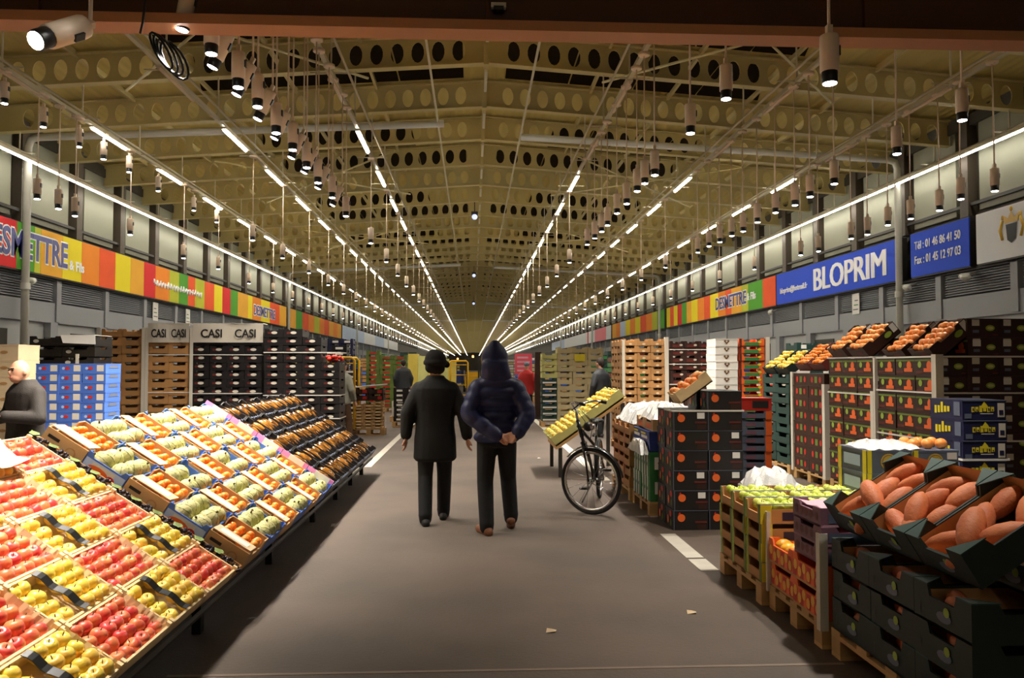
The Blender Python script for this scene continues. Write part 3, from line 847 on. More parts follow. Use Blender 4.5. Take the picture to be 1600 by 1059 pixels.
BAND.add(vs, [q for i in range(N) for q in ((4*i, 4*i+4, 4*i+5, 4*i+1), (4*i+3, 4*i+2, 4*i+6, 4*i+7), (4*i, 4*i+3, 4*i+7, 4*i+4), (4*i+1, 4*i+5, 4*i+6, 4*i+2))], 'black_metal')
BAND = BAND.mesh('band')
STRIPS = [4.55, 4.04, 3.53, 3.02, 2.51]
ROWN = ['front', 'second', 'third', 'fourth', 'top']
def to_local(a, y, dx, dy, dz): return SP(a - dx, y + dy, dz)
for si, y in enumerate(STRIPS):
    for ri in range(5):
        if (si, ri) in ((2, 4), (3, 3), (3, 4), (4, 2), (4, 3), (4, 4)): continue      # outside the picture
        red = (si + ri) % 2 == 0
        a = RA * (ri + .5); kind = 'red' if red else 'yellow'
        sn = ['first', 'second', 'third', 'fourth', 'fifth'][si]
        c = tag(slope_obj('apple_crate', WC, a, y), 'pale wooden crate of %s apples, %s in the %s strip from the grapes' % (kind, ROWN[ri], sn), 'crate', 'apple crates on the stand')
        if si >= 1: place('liner', LIN, c)
        if red:
            for p in range(4):
                for q in range(6):
                    pos = to_local(a, y, -.1 + p * .067 + random.uniform(-.004, .004), -.2 + q * .077 + random.uniform(-.004, .004), .055 + random.uniform(0, .008))
                    fruit('red_apple', APR, 'red apple, %s row, %s place, in %s crate of %s apple strip' % (nth(p), nth(q), ROWN[ri], sn), 'apple', pos, 'red apples on the stand', random.uniform(.94, 1.06))
        else:
            place('band', BAND, c)
            for p in range(4):
                for q in range(5):
                    dy = (-.205, -.13, .03, .105, .18)[q]
                    pos = to_local(a, y, -.102 + p * .068 + random.uniform(-.004, .004), dy + random.uniform(-.004, .004), .055 + (.02 if q > 1 else 0) + random.uniform(0, .006))
                    fruit('yellow_apple', APY, 'yellow apple, %s row, %s place, in %s crate of %s apple strip' % (nth(p), nth(q), ROWN[ri], sn), 'apple', pos, 'yellow apples on the stand', random.uniform(.96, 1.1))
# sheet of paper at the top left corner of the stand
b = MB(); vs = []
for i in range(7):
    for j in range(4): vs.append((-.2 + .07 * i, -.12 + .08 * j, .11 + .02 * math.sin(i * 1.7 + j)))
b.add(vs, [(i*4+j, i*4+4+j, i*4+5+j, i*4+j+1) for i in range(6) for j in range(3)], 'off_white'); b.add([(x, y, z - .003) for x, y, z in vs], [(i*4+j+1, i*4+5+j, i*4+4+j, i*4+j) for i in range(6) for j in range(3)], 'off_white')
o = b.obj('paper_sheet', None, SP(RA * 4.8, 4.2, .05), SROT); tag(o, 'crumpled pale paper sheet over the top apple crate', 'paper')
# grapes in low crates
GC = tray(.284, .13, .07, 'carton_dark', .01, (0, 0), (0, 0)).mesh('grape_crate')
def bunch():
    b = MB()
    for i in range(34):
        u = random.random(); l = (u - .5) * .17; r = .045 * (1 - abs(u - .4)) * random.random() ** .4; a = random.random() * 6.28
        b.sph((l, r * math.cos(a), .03 + abs(r * math.sin(a)) * .9), .011, 'grape', 6, 4)
    b.tube([(-.08, 0, .04), (-.12, .01, .06)], .004, 'leaf', 4)
    b.add([(-.1, -.03, .06), (-.06, -.035, .07), (-.05, 0, .075), (-.08, .03, .065), (-.12, .01, .06)], [(0,1,2,3,4),(4,3,2,1,0)], 'leaf')
    return b.mesh('grape_bunch')
BU = [bunch() for _ in range(3)]
for ri in range(5):
    a = RA * (ri + .5); y = 4.875
    tag(slope_obj('grape_crate', GC, a, y), 'low brown crate of dark grapes, %s of its strip, beside the apples' % ROWN[ri], 'crate', 'grape crates on the stand')
    for p in range(2):
        for q in range(1):
            o = slope_obj('grape_bunch', BU[(p + q + ri) % 3], a + .07 - .14 * p, y, .025)
            o.rotation_euler.z = random.uniform(-.3, .3)
            tag(o, 'bunch of dark grapes, %s half of the %s grape crate' % (['upper', 'lower'][p], ROWN[ri]), 'grapes', 'grape bunches on the stand')
# checkerboard of melon boxes (blue) and clementine boxes (brown)
def melon_box():
    w, d, h = .285, .455, .15
    b = tray(w, d, h, 'blue_card', .008, (.8, .18), (.8, .25), floor='white_card')
    fr(b, w, d, -.48, .48, h*.05, h*.76, 'pale_blue'); fr(b, w, d, -.3, .25, h*.2, h*.7, 'off_white', .003)
    ell(b, 'f', w, d, -.12, h*.45, .07, .025, 'orange_print', .004); ell(b, 'f', w, d, .2, h*.4, .03, .022, 'red_card', .004)
    return b
def clem_box():
    w, d, h = .285, .455, .14
    b = tray(w, d, h, 'carton', .009, (0, 0), (.6, .3), inner='carton_inner')
    ell(b, 'f', w, d, .2, h*.5, .035, .035, 'carton_dark', .003); ell(b, 'f', w, d, .2, h*.5, .026, .026, 'carton', .004)
    fr(b, w, d, -.4, -.12, h*.62, h*.76, 'ink'); fr(b, w, d, -.42, -.3, h*.2, h*.34, 'carton_dark')
    return b
MBX, CBX = melon_box().mesh('melon_box'), clem_box().mesh('clementine_box')
FLAP = MB(); FLAP.add([(-.134, -.215, .150), (.134, -.215, .150), (.134, -.05, .135), (-.134, -.05, .135), (-.134, -.215, .155), (.134, -.215, .155), (.134, -.05, .14), (-.134, -.05, .14)], [(0,3,2,1),(4,5,6,7),(0,1,5,4),(1,2,6,5),(2,3,7,6),(3,0,4,7)], 'carton_pale')
FLAP.add([(-.1, -.19, .1545), (.1, -.19, .1545), (.1, -.09, .1455), (-.1, -.09, .1455)], [(0,1,2,3)], 'white_card'); FLAP = FLAP.mesh('flap')
PINK = MB(); PINK.box((-.142, .2285, 0), (.142, .2335, .19), 'pink_card'); PINK.box((-.06, .225, .11), (.1, .2284, .19), 'white_card'); PINK = PINK.mesh('pink_side')
for si in range(6):
    y = 4.96 + .467 * (si + .5)
    for ri in range(5):
        a = RA * (ri + .5); sn = ['first', 'second', 'third', 'fourth', 'fifth', 'sixth'][si]
        if (si + ri) % 2 == 0:
            c = tag(slope_obj('clementine_box', CBX, a, y), 'brown carton of clementines, %s box in the %s strip past the grapes' % (ROWN[ri], sn), 'box', 'clementine boxes on the stand')
            place('flap', FLAP, c)
            for p in range(4):
                for q in range(4):
                    dx, dy = -.1 + p * .066, -.01 + q * .06
                    if q == 0 and p % 2: continue
                    fruit('clementine', CLE, 'clementine, %s row, %s place, %s box of %s strip' % (nth(p), nth(q), ROWN[ri], sn), 'clementine',
                          to_local(a, y, dx + random.uniform(-.006, .006), dy + random.uniform(-.006, .006), .10 + random.uniform(-.004, .012)), 'clementines on the stand')
        else:
            c = tag(slope_obj('melon_box', MBX, a, y), 'blue printed box of striped melons, %s box in the %s strip past the grapes' % (ROWN[ri], sn), 'box', 'melon boxes on the stand')
            for q, (dx, dy) in enumerate(((-.068, -.145), (.068, -.14), (-.068, .0), (.068, .005), (-.066, .146), (.068, .148))):
                if q == 4 and ri == 2: continue
                fruit('melon', MEL, 'pale netted melon, %s in the %s box of the %s strip past the grapes' % (nth(q), ROWN[ri], sn), 'melon', to_local(a, y, dx, dy, .09 + random.uniform(0, .014)), 'melons on the stand', random.uniform(.96, 1.05), (random.uniform(-.8, .8), random.uniform(-.8, .8), random.uniform(0, 6)))
        if si == 5: place('pink_side', PINK, c)
# black trays of golden wrapped pears at the far end
def black_tray():
    w, d, h = .285, .585, .135
    b = tray(w, d, h, 'black_card', .01, (.5, .3), (.84, .34))
    for i in range(7): b.box((w/2 - .014, -.25 + i * .078, h * .66), (w/2 + .004, -.215 + i * .078, h * .8), 'slate_card')
    for i in range(3): b.box((-w/2 + .01, -.15 + .14 * i, .012), (w/2 - .01, -.144 + .14 * i, h * .9), 'black_card')
    return b.mesh('black_tray')
BTR = black_tray()
for ci in range(6):
    y = 7.8 + .6 * (ci + .5)
    for ri in range(5):
        a = RA * (ri + .5)
        tag(slope_obj('black_tray', BTR, a, y), 'black tray of golden wrapped pears, %s row, %s column from the pink edge' % (ROWN[ri], nth(ci)), 'tray', 'black pear trays on the stand')
        for q in range(5):
            fruit('pear', GOLD, 'golden wrapped pear, %s in the tray of %s row, %s column from pink edge' % (nth(q), ROWN[ri], nth(ci)), 'pear',
                  to_local(a, y, .0 + random.uniform(-.01, .01), -.22 + q * .11 + random.uniform(-.012, .012), .078 + random.uniform(0, .02)), 'golden pears on the stand', random.uniform(.95, 1.08), (0, TH + random.uniform(-.06, .06), random.uniform(-.15, .15)))
# ================================================================== PALLET LOADS, LEFT SIDE
BT = tray(.345, .59, .144, 'carton_dark', .012, (.66, .34), (.5, .2))
BT = BT.mesh('cardboard_tray')
Y0 = 14.0
pallet(-6.42, Y0, .78, .62, 'pallet under the brown tray load furthest from the aisle, left side')
stack('cardboard_tray', 'tray', 'brown cardboard tray', ' of load left of banner', BT, -6.40, Y0, PZ, 2, 1, 14, .345, .59, .144, 'brown trays in the load without a banner')
pallet(-5.62, Y0, .78, .62, 'pallet under the brown trays with the white banner')
stack('cardboard_tray', 'tray', 'brown cardboard tray', ' beneath the left white banner', BT, -5.60, Y0, PZ, 2, 1, 14, .345, .59, .144, 'brown trays under the banner')
def logo_tray(w, d, h, m, logo, lw=.07):
    b = tray(w, d, h, m, .012, (.5, .2), (.4, .2))
    ell(b, 'f', w, d, .02, h*.55, lw*.75, h*.17, logo); fr(b, w, d, -.34, -.12, h*.4, h*.66, 'maroon_card')
    return b.mesh('black_crate')
BKC = logo_tray(.294, .59, .144, 'black_card', 'off_white')
pallet(-4.87, Y0, 1.2, .62, 'pallet under the black crates with the CASI banner')
stack('black_crate', 'crate', 'black crate with pale logo', ' beneath the right white banner', BKC, -4.86, Y0, PZ, 4, 1, 14, .294, .59, .144, 'black crates under the banner')
BKD = logo_tray(.32, .59, .144, 'black_card', 'off_white', .07)
pallet(-3.62, Y0 - .1, 1.32, .62, 'pallet under the black crates nearest the walking man in grey')
stack('black_crate', 'crate', 'black crate with pale logo', ' of load right of banners', BKD, -3.60, Y0 - .1, PZ, 4, 1, 14, .32, .59, .144, 'black crates in the load by the aisle', heights=[14, 14, 13, 10])
for k, (z, xa, w) in enumerate(((1.72, -4.86, 1.2), (1.05, -4.86, 1.2), (1.76, -3.60, 1.3), (1.02, -3.60, 1.3), (.62, -3.60, 1.3))):
    strap(xa, Y0 if xa < -4 else Y0 - .1, w, .6, z, 'white strap around black crates, %s, %s' % (['upper', 'lower', 'upper', 'middle', 'lowest'][k], 'under the right banner' if xa < -4 else 'load by the aisle'))
for i in range(3):
    strap(-5.6, Y0, .7, .6, (1.72, 1.07, .6)[i], 'thin pale strap around banner-topped brown trays, %s of three' % ['top', 'middle', 'bottom'][i])
for k, x in enumerate((-6.46, -5.70, -5.64, -4.885)):
    corner_post(x, Y0 - .02, .1, 2.2, ['outer left post of the plain brown tray load', 'post between the two brown tray loads, left one', 'post between the two brown tray loads, right one', 'post between brown trays and black crates'][k] + ', pale card', .05)
# printed CASI banners over the load tops
for k, (xa, xb, words) in enumerate(((-5.6, -4.9, ('CASI', 'CASI')), (-4.84, -3.64, ('CASI', 'CASI')))):
    t = thing('card_banner', ['pale card banner printed CASI twice over the brown trays', 'pale card banner printed CASI over the black crates'][k], 'banner', (xa, Y0 - .03, 1.94))
    b = MB(); n = 8; L = xb - xa
    for i in range(n):
        x0, x1 = L * i / n, L * (i + 1) / n; ya, yb = -.012 * math.sin(i * .9), -.012 * math.sin((i + 1) * .9)
        b.add([(x0, ya, .0), (x1, yb, 0), (x1, yb, .33), (x0, ya, .33), (x0, ya + .008, 0), (x1, yb + .008, 0), (x1, yb + .008, .33), (x0, ya + .008, .33)], [(0,1,2,3),(7,6,5,4),(3,2,6,7),(0,4,5,1)], 'off_white')
    b.obj('card', t)
    for i, wd in enumerate(words):
        me = text_mesh(wd, .2, 'ink', .002, bold=.004, sx=.62 if k == 0 else .9); place('lettering', me, t, (L * (.27 + .48 * i), -.018, .15), (R(90), 0, 0))
    b = MB(); b.box((0, 0, .325), (L, .3, .335), 'off_white'); b.obj('top_flap', t)
# red produce over the lowest black column
b = MB()
for i in range(14): b.sph((random.uniform(-.12, .12), random.uniform(-.2, .2), .05 + random.uniform(0, .05)), .04, 'red_card', 8, 5)
tag(stuff(b.obj('red_peppers', None, (-2.46, 14.2, PZ + 1.45))), 'heap of red peppers on the lowest column of black crates', 'peppers', kind='stuff')
# blue boxes behind the stand
def blue_box():
    w, d, h = .275, .42, .117; b = carton(w, d, h, 'blue_card')
    fr(b, w, d, .12, .42, h*.18, h*.85, 'off_white'); ell(b, 'f', w, d, -.15, h*.5, .03, .02, 'red_card', .004); ell(b, 'f', w, d, -.32, h*.5, .018, .018, 'pale_blue', .004)
    b.add([(w/2 + .004, -.13, h*.5), (w/2 + .004, .13, h*.5), (w/2 + .004, .1, h*.85), (w/2 + .004, -.1, h*.85)], [(0,1,2,3)], 'slate_card')
    return b.mesh('blue_box')
pallet(-5.36, 10.0, .84, .43, 'pallet under the blue fruit boxes, left side')
stack('blue_box', 'box', 'blue printed fruit box', ' behind the stand', blue_box(), -5.35, 10.0, PZ, 3, 1, 12, .275, .42, .117, 'blue boxes behind the stand')
# black crates with a paper sheet behind them
BK2 = tray(.45, .55, .15, 'black_card', .012, (.6, .25), (.4, .2)); ell(BK2, 'f', .45, .55, -.3, .08, .04, .025, 'off_white'); BK2 = BK2.mesh('black_crate')
pallet(-6.32, 11.6, .96, .6, 'pallet under the black crates topped with white paper')
stack('black_crate', 'crate', 'plain black crate', ' of load topped with white paper', BK2, -6.30, 11.6, PZ, 2, 1, 12, .45, .55, .15, 'black crates topped with white paper')
b = MB(); b.box((0, -.02, 0), (.48, .5, .006), 'white_card'); b.add([(0, -.02, 0), (.48, -.02, 0), (.5, -.05, -.13), (.05, -.05, -.11), (0, -.012, 0), (.48, -.012, 0), (.5, -.042, -.13), (.05, -.042, -.11)], [(0,3,2,1),(4,5,6,7),(0,1,5,4),(1,2,6,5),(2,3,7,6),(3,0,4,7)], 'white_card')
tag(b.obj('paper_sheet', None, (-5.84, 11.56, PZ + 12 * .151 + .01)), 'white paper sheet folded over the plain black crates', 'paper')
corner_post(-6.36, 11.57, .1, 1.85, 'bluish white post left of plain black crates', .06); corner_post(-5.55, 11.4, .1, 1.7, 'slim white post before plain black crates', .04)
CP = carton(.44, .5, .2, 'carton_pale'); ell(CP, 'f', .44, .5, .1, .1, .05, .02, 'carton_dark'); CP = CP.mesh('pale_carton')
stack('pale_carton', 'carton', 'pale plain carton', ' behind the bald man', CP, -6.72, 10.5, 0, 2, 1, 9, .44, .5, .2, 'pale cartons behind the bald man', heights=[9, 9])

# ================================================================== PALLET LOADS, RIGHT SIDE
# sweet potatoes in dark green crates
def green_crate(print_=True):
    w, d, h = .5, .392, .155
    b = tray(w, d, h, 'dark_green_card', .012, (.55, .25), (.5, .28), inner='carton_inner')
    b.add([(-w/2 + .013, -d/2 + .014, .02), (-w/2 + .013, d/2 - .014, .02), (-w/2 + .013, d/2 - .014, h * .7), (-w/2 + .013, -d/2 + .014, h * .7)], [(0,1,2,3)], 'carton_inner')
    b.add([(w/2 - .013, -d/2 + .014, .02), (w/2 - .013, -d/2 + .014, h * .98), (w/2 - .013, d/2 - .014, h * .98), (w/2 - .013, d/2 - .014, .02)], [(0,1,2,3)], 'carton_inner')
    for yy in (-1, 1): b.add([(-w/2 + .013, yy * (d/2 - .013), .02), (w/2 - .013, yy * (d/2 - .013), .02), (w/2 - .013, yy * (d/2 - .013), h * .72), (-w/2 + .013, yy * (d/2 - .013), h * .72)], [(0,1,2,3)], 'carton_inner')
    for sx in (-1, 1):
        for sy in (-1, 1):      # triangular corner flaps
            b.add([(sx*w/2, sy*d/2, h), (sx*(w/2 - .12), sy*d/2, h), (sx*w/2, sy*(d/2 - .1), h), (sx*w/2, sy*d/2, h + .005), (sx*(w/2 - .12), sy*d/2, h + .005), (sx*w/2, sy*(d/2 - .1), h + .005)], [(3,4,5),(2,1,0),(0,1,4,3),(1,2,5,4),(2,0,3,5)], 'bottle_green')
    ell(b, 'l', w, d, .05, h*.34, .05, .022, 'slate_card'); ell(b, 'l', w, d, .1, h*.5, .02, .02, 'green_print', .004)
    lf(b, w, d, -.4, -.37, h*.2, h*.5, 'black_card')
    return b.mesh('green_crate')
GCR = green_crate()
b = MB(); b.rev([(.004, -.105), (.02, -.095), (.036, -.06), (.045, -.01), (.042, .04), (.028, .08), (.012, .1), (.003, .108)], 12, 'sweet_potato', Matrix.Rotation(R(90), 4, 'Y'))
SPO = b.mesh('sweet_potato')
pallet(1.9, 2.97, 1.02, 1.2, 'pallet under the dark green sweet potato crates')
stack('green_crate', 'crate', 'dark green sweet potato crate', '', GCR, 1.9, 2.97, PZ, 2, 3, 3, .5, .392, .155, 'upright sweet potato crates', side='both')
for j in range(3):
    for k in range(3):
        for q in range(2):
            fruit('sweet_potato', SPO, 'sweet potato %s in hand hole of crate, %s layer up, %s deep' % (['lying nearer', 'lying further'][q], nth(k), nth(j)), 'sweet potato', (1.97 + .03 * q, 2.97 + (j + .4 + .22 * q) * .396, PZ + k * .156 + .1), 'sweet potatoes in upright crates', .85, (0, 0, random.uniform(1.2, 1.9)))
TA = R(-32)
for j in range(3):
    y = 2.97 + (j + .5) * .4
    M0 = Matrix.Translation((2.16, y, .80)) @ Matrix.Rotation(TA, 4, 'Y') @ Matrix.Translation((0, 0, -.0))
    c = tag(place('green_crate', GCR, None, M0.to_translation(), M0.to_euler()), 'tilted dark green crate heaped with sweet potatoes, %s from camera' % nth(j), 'crate', 'tilted sweet potato crates')
    spots = [(-.17, -.09, .07), (-.15, .09, .075), (-.02, -.1, .075), (0, .06, .08), (.13, -.07, .08), (.15, .1, .08), (-.08, -.01, .125)]
    for q, (dx, dy, dz) in enumerate(spots):
        p = M0 @ Vector((dx, dy, dz))
        fruit('sweet_potato', SPO, 'sweet potato, %s in the tilted crate, %s crate from camera' % (nth(q), nth(j)), 'sweet potato', p, 'sweet potatoes in tilted crates', random.uniform(.95, 1.2), (random.uniform(-.2, .2), TA + random.uniform(-.25, .25), random.choice((-.9, -.5, .2, .7, 1.4))))
# wedge crates that prop the tilted ones
for j in range(3):
    o = place('green_crate', GCR, None, (2.44, 2.97 + (j + .5) * .396, PZ + 3 * .156 + .002)); tag(o, 'dark green crate propping a tilted one, %s from camera' % nth(j), 'crate', 'propping green crates')
# mango boxes and purple boxes
def mango_box():
    w, d, h = .42, .368, .148; b = tray(w, d, h, 'orange_print', .012, (.7, .2), (.7, .25))
    for i in range(4): lf(b, w, d, -.5 + .26 * i, -.36 + .26 * i, h*.1, h*.7, 'red_card', .0015)
    for i in range(6): ell(b, 'l', w, d, -.4 + .16 * i, h*(.35 if i % 2 else .55), .024, .03, 'mango')
    lf(b, w, d, -.5, .5, h*.02, h*.1, 'wood'); return b.mesh('mango_box')
MGB = mango_box()
pallet(1.88, 4.24, .9, .76, 'pallet under the mango and purple boxes')
stack('mango_box', 'box', 'red and yellow mango box', '', MGB, 1.88, 4.24, PZ, 2, 2, 2, .42, .368, .148, 'mango boxes', side='both')
b = MB(); b.sph((0, 0, 0), (.06, .042, .04), 'mango', 12, 8); MGO = b.mesh('mango')
for q in range(12):
    fruit('mango', MGO, 'yellow mango, %s row, %s place, in the open far mango box' % (nth(q // 4), nth(q % 4)), 'mango', (1.95 + .12 * (q // 4), 4.67 + .088 * (q % 4), PZ + .298 - .05 + random.uniform(0, .012)), 'mangoes in the open box', .95, (0, 0, random.uniform(-.4, .4)))
def purple_box():
    w, d, h = .42, .368, .102; b = tray(w, d, h, 'purple_card', .012, (.6, .3), (.5, .25), floor='pink_paper')
    for i in range(5): ell(b, 'l', w, d, -.36 + .18 * i, h*.5, .02, .025, 'maroon_card')
    fr(b, w, d, -.4, .4, h*.2, h*.7, 'slate_card'); return b.mesh('purple_box')
PUB = purple_box()
stack('purple_box', 'box', 'purple fruit box', '', PUB, 1.88, 4.24, PZ + .3, 2, 1, 3, .42, .368, .102, 'purple boxes over the mangoes', side='both')
for i in range(2):
    b = MB(); vs = []
    for p in range(8):
        for q in range(6): vs.append((-.19 + .055 * p, -.16 + .065 * q, .01 * math.sin(p * 2.3 + q * 1.7) + .008 * random.random()))
    b.add(vs, [(p*6+q, p*6+6+q, p*6+7+q, p*6+q+1) for p in range(7) for q in range(5)], 'pink_paper', True); b.add([(x, y, z - .004) for x, y, z in vs], [(p*6+q+1, p*6+7+q, p*6+6+q, p*6+q) for p in range(7) for q in range(5)], 'pink_paper', True)
    tag(b.obj('tissue_sheet', None, (1.88 + .212 + .424 * i, 4.24 + .186, PZ + .3 + 3 * .103 - .015)), 'pink tissue over the top purple box, %s' % ['aisle side', 'wall side'][i], 'paper')
corner_post(1.872, 4.232, .1, .62, 'pale post at the near corner of the mango boxes', .04); corner_post(1.872, 5.0, .1, .6, 'slim pale post between mango boxes and green apples', .02)
# green apples in printed trays
def gapple_tray():
    w, d, h = .36, .275, .122; b = tray(w, d, h, 'carton_dark', .011, (.7, .25), (.74, .5))
    lf(b, w, d, -.5, -.36, 0, h, 'green_print'); lf(b, w, d, .36, .5, 0, h, 'leaf'); fr(b, w, d, -.5, -.3, 0, h, 'yellow_print'); fr(b, w, d, -.1, .45, .02, h*.6, 'navy_card')
    b.box((-w/2, -d/2 - .002, h), (w/2, -d/2 + .02, h + .004), 'slate_card')
    return b.mesh('apple_tray')
GAT = gapple_tray()
pallet(1.84, 5.03, 1.1, .85, 'pallet under the trays of green apples')
stack('apple_tray', 'tray', 'printed tray of green apples', '', GAT, 1.84, 5.03, PZ, 3, 3, 4, .36, .275, .122, 'green apple trays', side='both', keep=lambda i, j, k: i == 0 or j == 0 or k == 3)
for i in range(3):
    for j in range(3):
        for p in range(4):
            for q in range(3):
                fruit('green_apple', APG, 'green apple, %s and %s place, top tray %s across, %s deep' % (nth(p), nth(q), nth(i), nth(j)), 'apple', (1.84 + (i + .5) * .364 - .12 + p * .08, 5.03 + (j + .5) * .279 - .08 + q * .08, PZ + 4 * .123 - .03 + random.uniform(0, .01)), 'green apples')
# black boxes with an orange disc
def disc_box():
    w, d, h = .325, .3, .184; b = carton(w, d, h, 'black_card')
    ell(b, 'f', w, d, -.28, h*.62, .036, .036, 'orange_print', .005, 16); b.add([(-.28*w - .03, -d/2 - .006, h*.8), (-.28*w - .014, -d/2 - .006, h*.92), (-.28*w - .004, -d/2 - .006, h*.8)], [(0,1,2)], 'red_card')
    fr(b, w, d, .12, .46, h*.36, h*.46, 'maroon_card', .005); fr(b, w, d, .18, .44, h*.06, h*.3, 'dark_brown_card', .005)
    fr(b, w, d, -.5, .5, h*.97, h*.995, 'slate_card', .005); fr(b, w, d, -.5, -.485, 0, h, 'slate_card', .005)
    ell(b, 'l', w, d, .15, h*.75, .045, .03, 'red_card', .005); ell(b, 'l', w, d, -.15, h*.4, .03, .04, 'orange_print', .005); ell(b, 'l', w, d, .2, h*.3, .03, .03, 'leaf', .005)
    return b.mesh('disc_box')
DIB = disc_box()
STK = MB(); STK.box((.06, -.158, .11), (.13, -.155, .165), 'white_card'); STK = STK.mesh('sticker')
stack('fruit_box', 'box', 'black box with orange disc', ' beside the bicycle', DIB, 1.87, 7.36, 0, 2, 1, 7, .325, .3, .184, 'black boxes with orange discs', heights=[6, 7], parts=[('sticker', STK, .5)])
strap(1.87, 7.36, .66, .3, 6 * .185 - .01, 'thin white strap around the upper black disc boxes')
def tilt_tray(w, d, h, m, fruit_me, fname, cat, desc, grp, loc, rot, nx, ny, pitch, lift, trayname='fruit_tray', decorate=None, scale=1, part=None):
    b = tray(w, d, h, m, .012, (.5, .2), (.5, .2))
    if decorate: decorate(b, w, d, h)
    M0 = Matrix.Translation(loc) @ Euler(rot).to_matrix().to_4x4()
    c = tag(b.obj(trayname, None, loc, rot), desc, 'tray', grp)
    for p in range(nx):
        for q in range(ny):
            dx = (p - (nx - 1) / 2) * pitch + random.uniform(-.006, .006); dy = (q - (ny - 1) / 2) * pitch + random.uniform(-.006, .006)
            fruit(fname, fruit_me, '%s, %s row, %s place, in the %s' % (fname.replace('_', ' '), nth(p), nth(q), ' '.join(desc.split()[:8])), cat, M0 @ Vector((dx, dy, lift + random.uniform(0, .02))), grp + ' fruit', random.uniform(.92, 1.05) * scale)
    return c
tilt_tray(.36, .3, .12, 'wood_pale', ORA, 'orange', 'orange', 'tilted pale tray of oranges on the black disc boxes', 'tray on disc boxes', (2.1, 7.5, 1.28), (0, R(-35), 0), 4, 3, .085, .09)
o = place('fruit_box', DIB, None, (2.33, 7.78, 1.11), (0, 0, 0)); tag(o, 'black disc box standing behind the topmost ones', 'box', 'black boxes with orange discs')
stack('fruit_box', 'box', 'black box with orange disc', ' behind the front ones', DIB, 1.87, 7.68, 0, 2, 1, 6, .325, .3, .184, 'black boxes with orange discs, second row')
# banana cartons, blue lids, film
def ban_box():
    w, d, h = .5, .4, .25; b = carton(w, d, h, 'green_card')
    for i in range(3): lf(b, w, d, -.4 + .3 * i, -.28 + .3 * i, 0, h, 'white_card', .004)
    for i in range(3): ell(b, 'l', w, d, -.34 + .3 * i, h*.5, .012, .02, 'ink', .006)
    fr(b, w, d, -.4, .4, h*.3, h*.8, 'white_card', .004); return b.mesh('banana_carton')
BNB = ban_box()
pallet(1.80, 8.06, .6, .86, 'pallet under the green and white cartons')
stack('banana_carton', 'carton', 'green and white striped carton', ' by the bicycle wheel', BNB, 1.80, 8.06, PZ, 1, 2, 2, .5, .4, .25, 'green striped cartons', side='both')
BLB = carton(.5, .4, .1, 'blue_deep'); lf(BLB, .5, .4, -.4, .3, .02, .05, 'white_card', .004); lf(BLB, .5, .4, -.45, .1, .06, .08, 'yellow_print', .004); BLB = BLB.mesh('blue_flat_box')
stack('blue_flat_box', 'box', 'flat deep blue box', ' above green cartons', BLB, 1.80, 8.06, PZ + .51, 1, 2, 2, .5, .4, .1, 'flat blue boxes', side='both')
def film(name, label, x, y, z, w, d, h, m='film', seed=1):
    rr = random.Random(seed); b = MB(); n, k = 12, 9; vs = []
    for p in range(n):
        for q in range(k):
            u, v = p / (n - 1) * 2 - 1, q / (k - 1) * 2 - 1
            e = max(abs(u), abs(v)); zz = h * (1 - e ** 4) + rr.uniform(-.22, .22) * h
            vs.append((u * w / 2, v * d / 2, max(0, zz)))
    b.add(vs, [(p*k+q, p*k+k+q, p*k+k+q+1, p*k+q+1) for p in range(n-1) for q in range(k-1)], m); b.add([(x_, y_, 0) for x_, y_, _ in vs], [(0, k-1, n*k-1, (n-1)*k)], m)
    return tag(b.obj(name, None, (x, y, z)), label, 'plastic film')
film('plastic_film', 'crumpled white film between green and blue boxes', 1.76, 8.4, .62, .1, .7, .12, seed=3)
FPT = tray(.5, .4, .12, 'carton', .012, (.6, .3), (.6, .3), floor='white_card'); lf(FPT, .5, .4, -.3, .3, .02, .07, 'orange_print'); FPT = FPT.mesh('fruit_tray')
stack('fruit_tray', 'tray', 'open tray under white film', '', FPT, 1.84, 8.06, PZ + .715, 1, 2, 1, .5, .4, .12, 'trays under white film', side='both')
film('plastic_film', 'glossy white film heaped over trays behind the disc boxes', 2.12, 8.5, PZ + .80, .55, .85, .16, seed=5)
# brown slatted trays further along
SLB = tray(.5, .34, .118, 'carton_dark', .012, (.7, .3), (.74, .36)); lf(SLB, .5, .34, -.5, -.4, 0, .118, 'red_card'); SLB = SLB.mesh('slat_tray')
pallet(1.78, 8.98, 1.05, 1.12, 'pallet under the brown trays behind the bicycle')
stack('fruit_tray', 'tray', 'brown notched fruit tray', '', SLB, 1.78, 8.98, PZ, 2, 3, 6, .5, .34, .118, 'brown trays behind the bicycle', side='both', keep=lambda i, j, k: i == 0 or k == 5)
for k in range(3):
    film('plastic_film', 'crumpled white film on the brown trays behind the bicycle, %s' % ['nearest heap', 'middle heap', 'furthest heap'][k], 2.25, 9.15 + .38 * k, PZ + .72, .85, .34, .2, seed=11 + k)
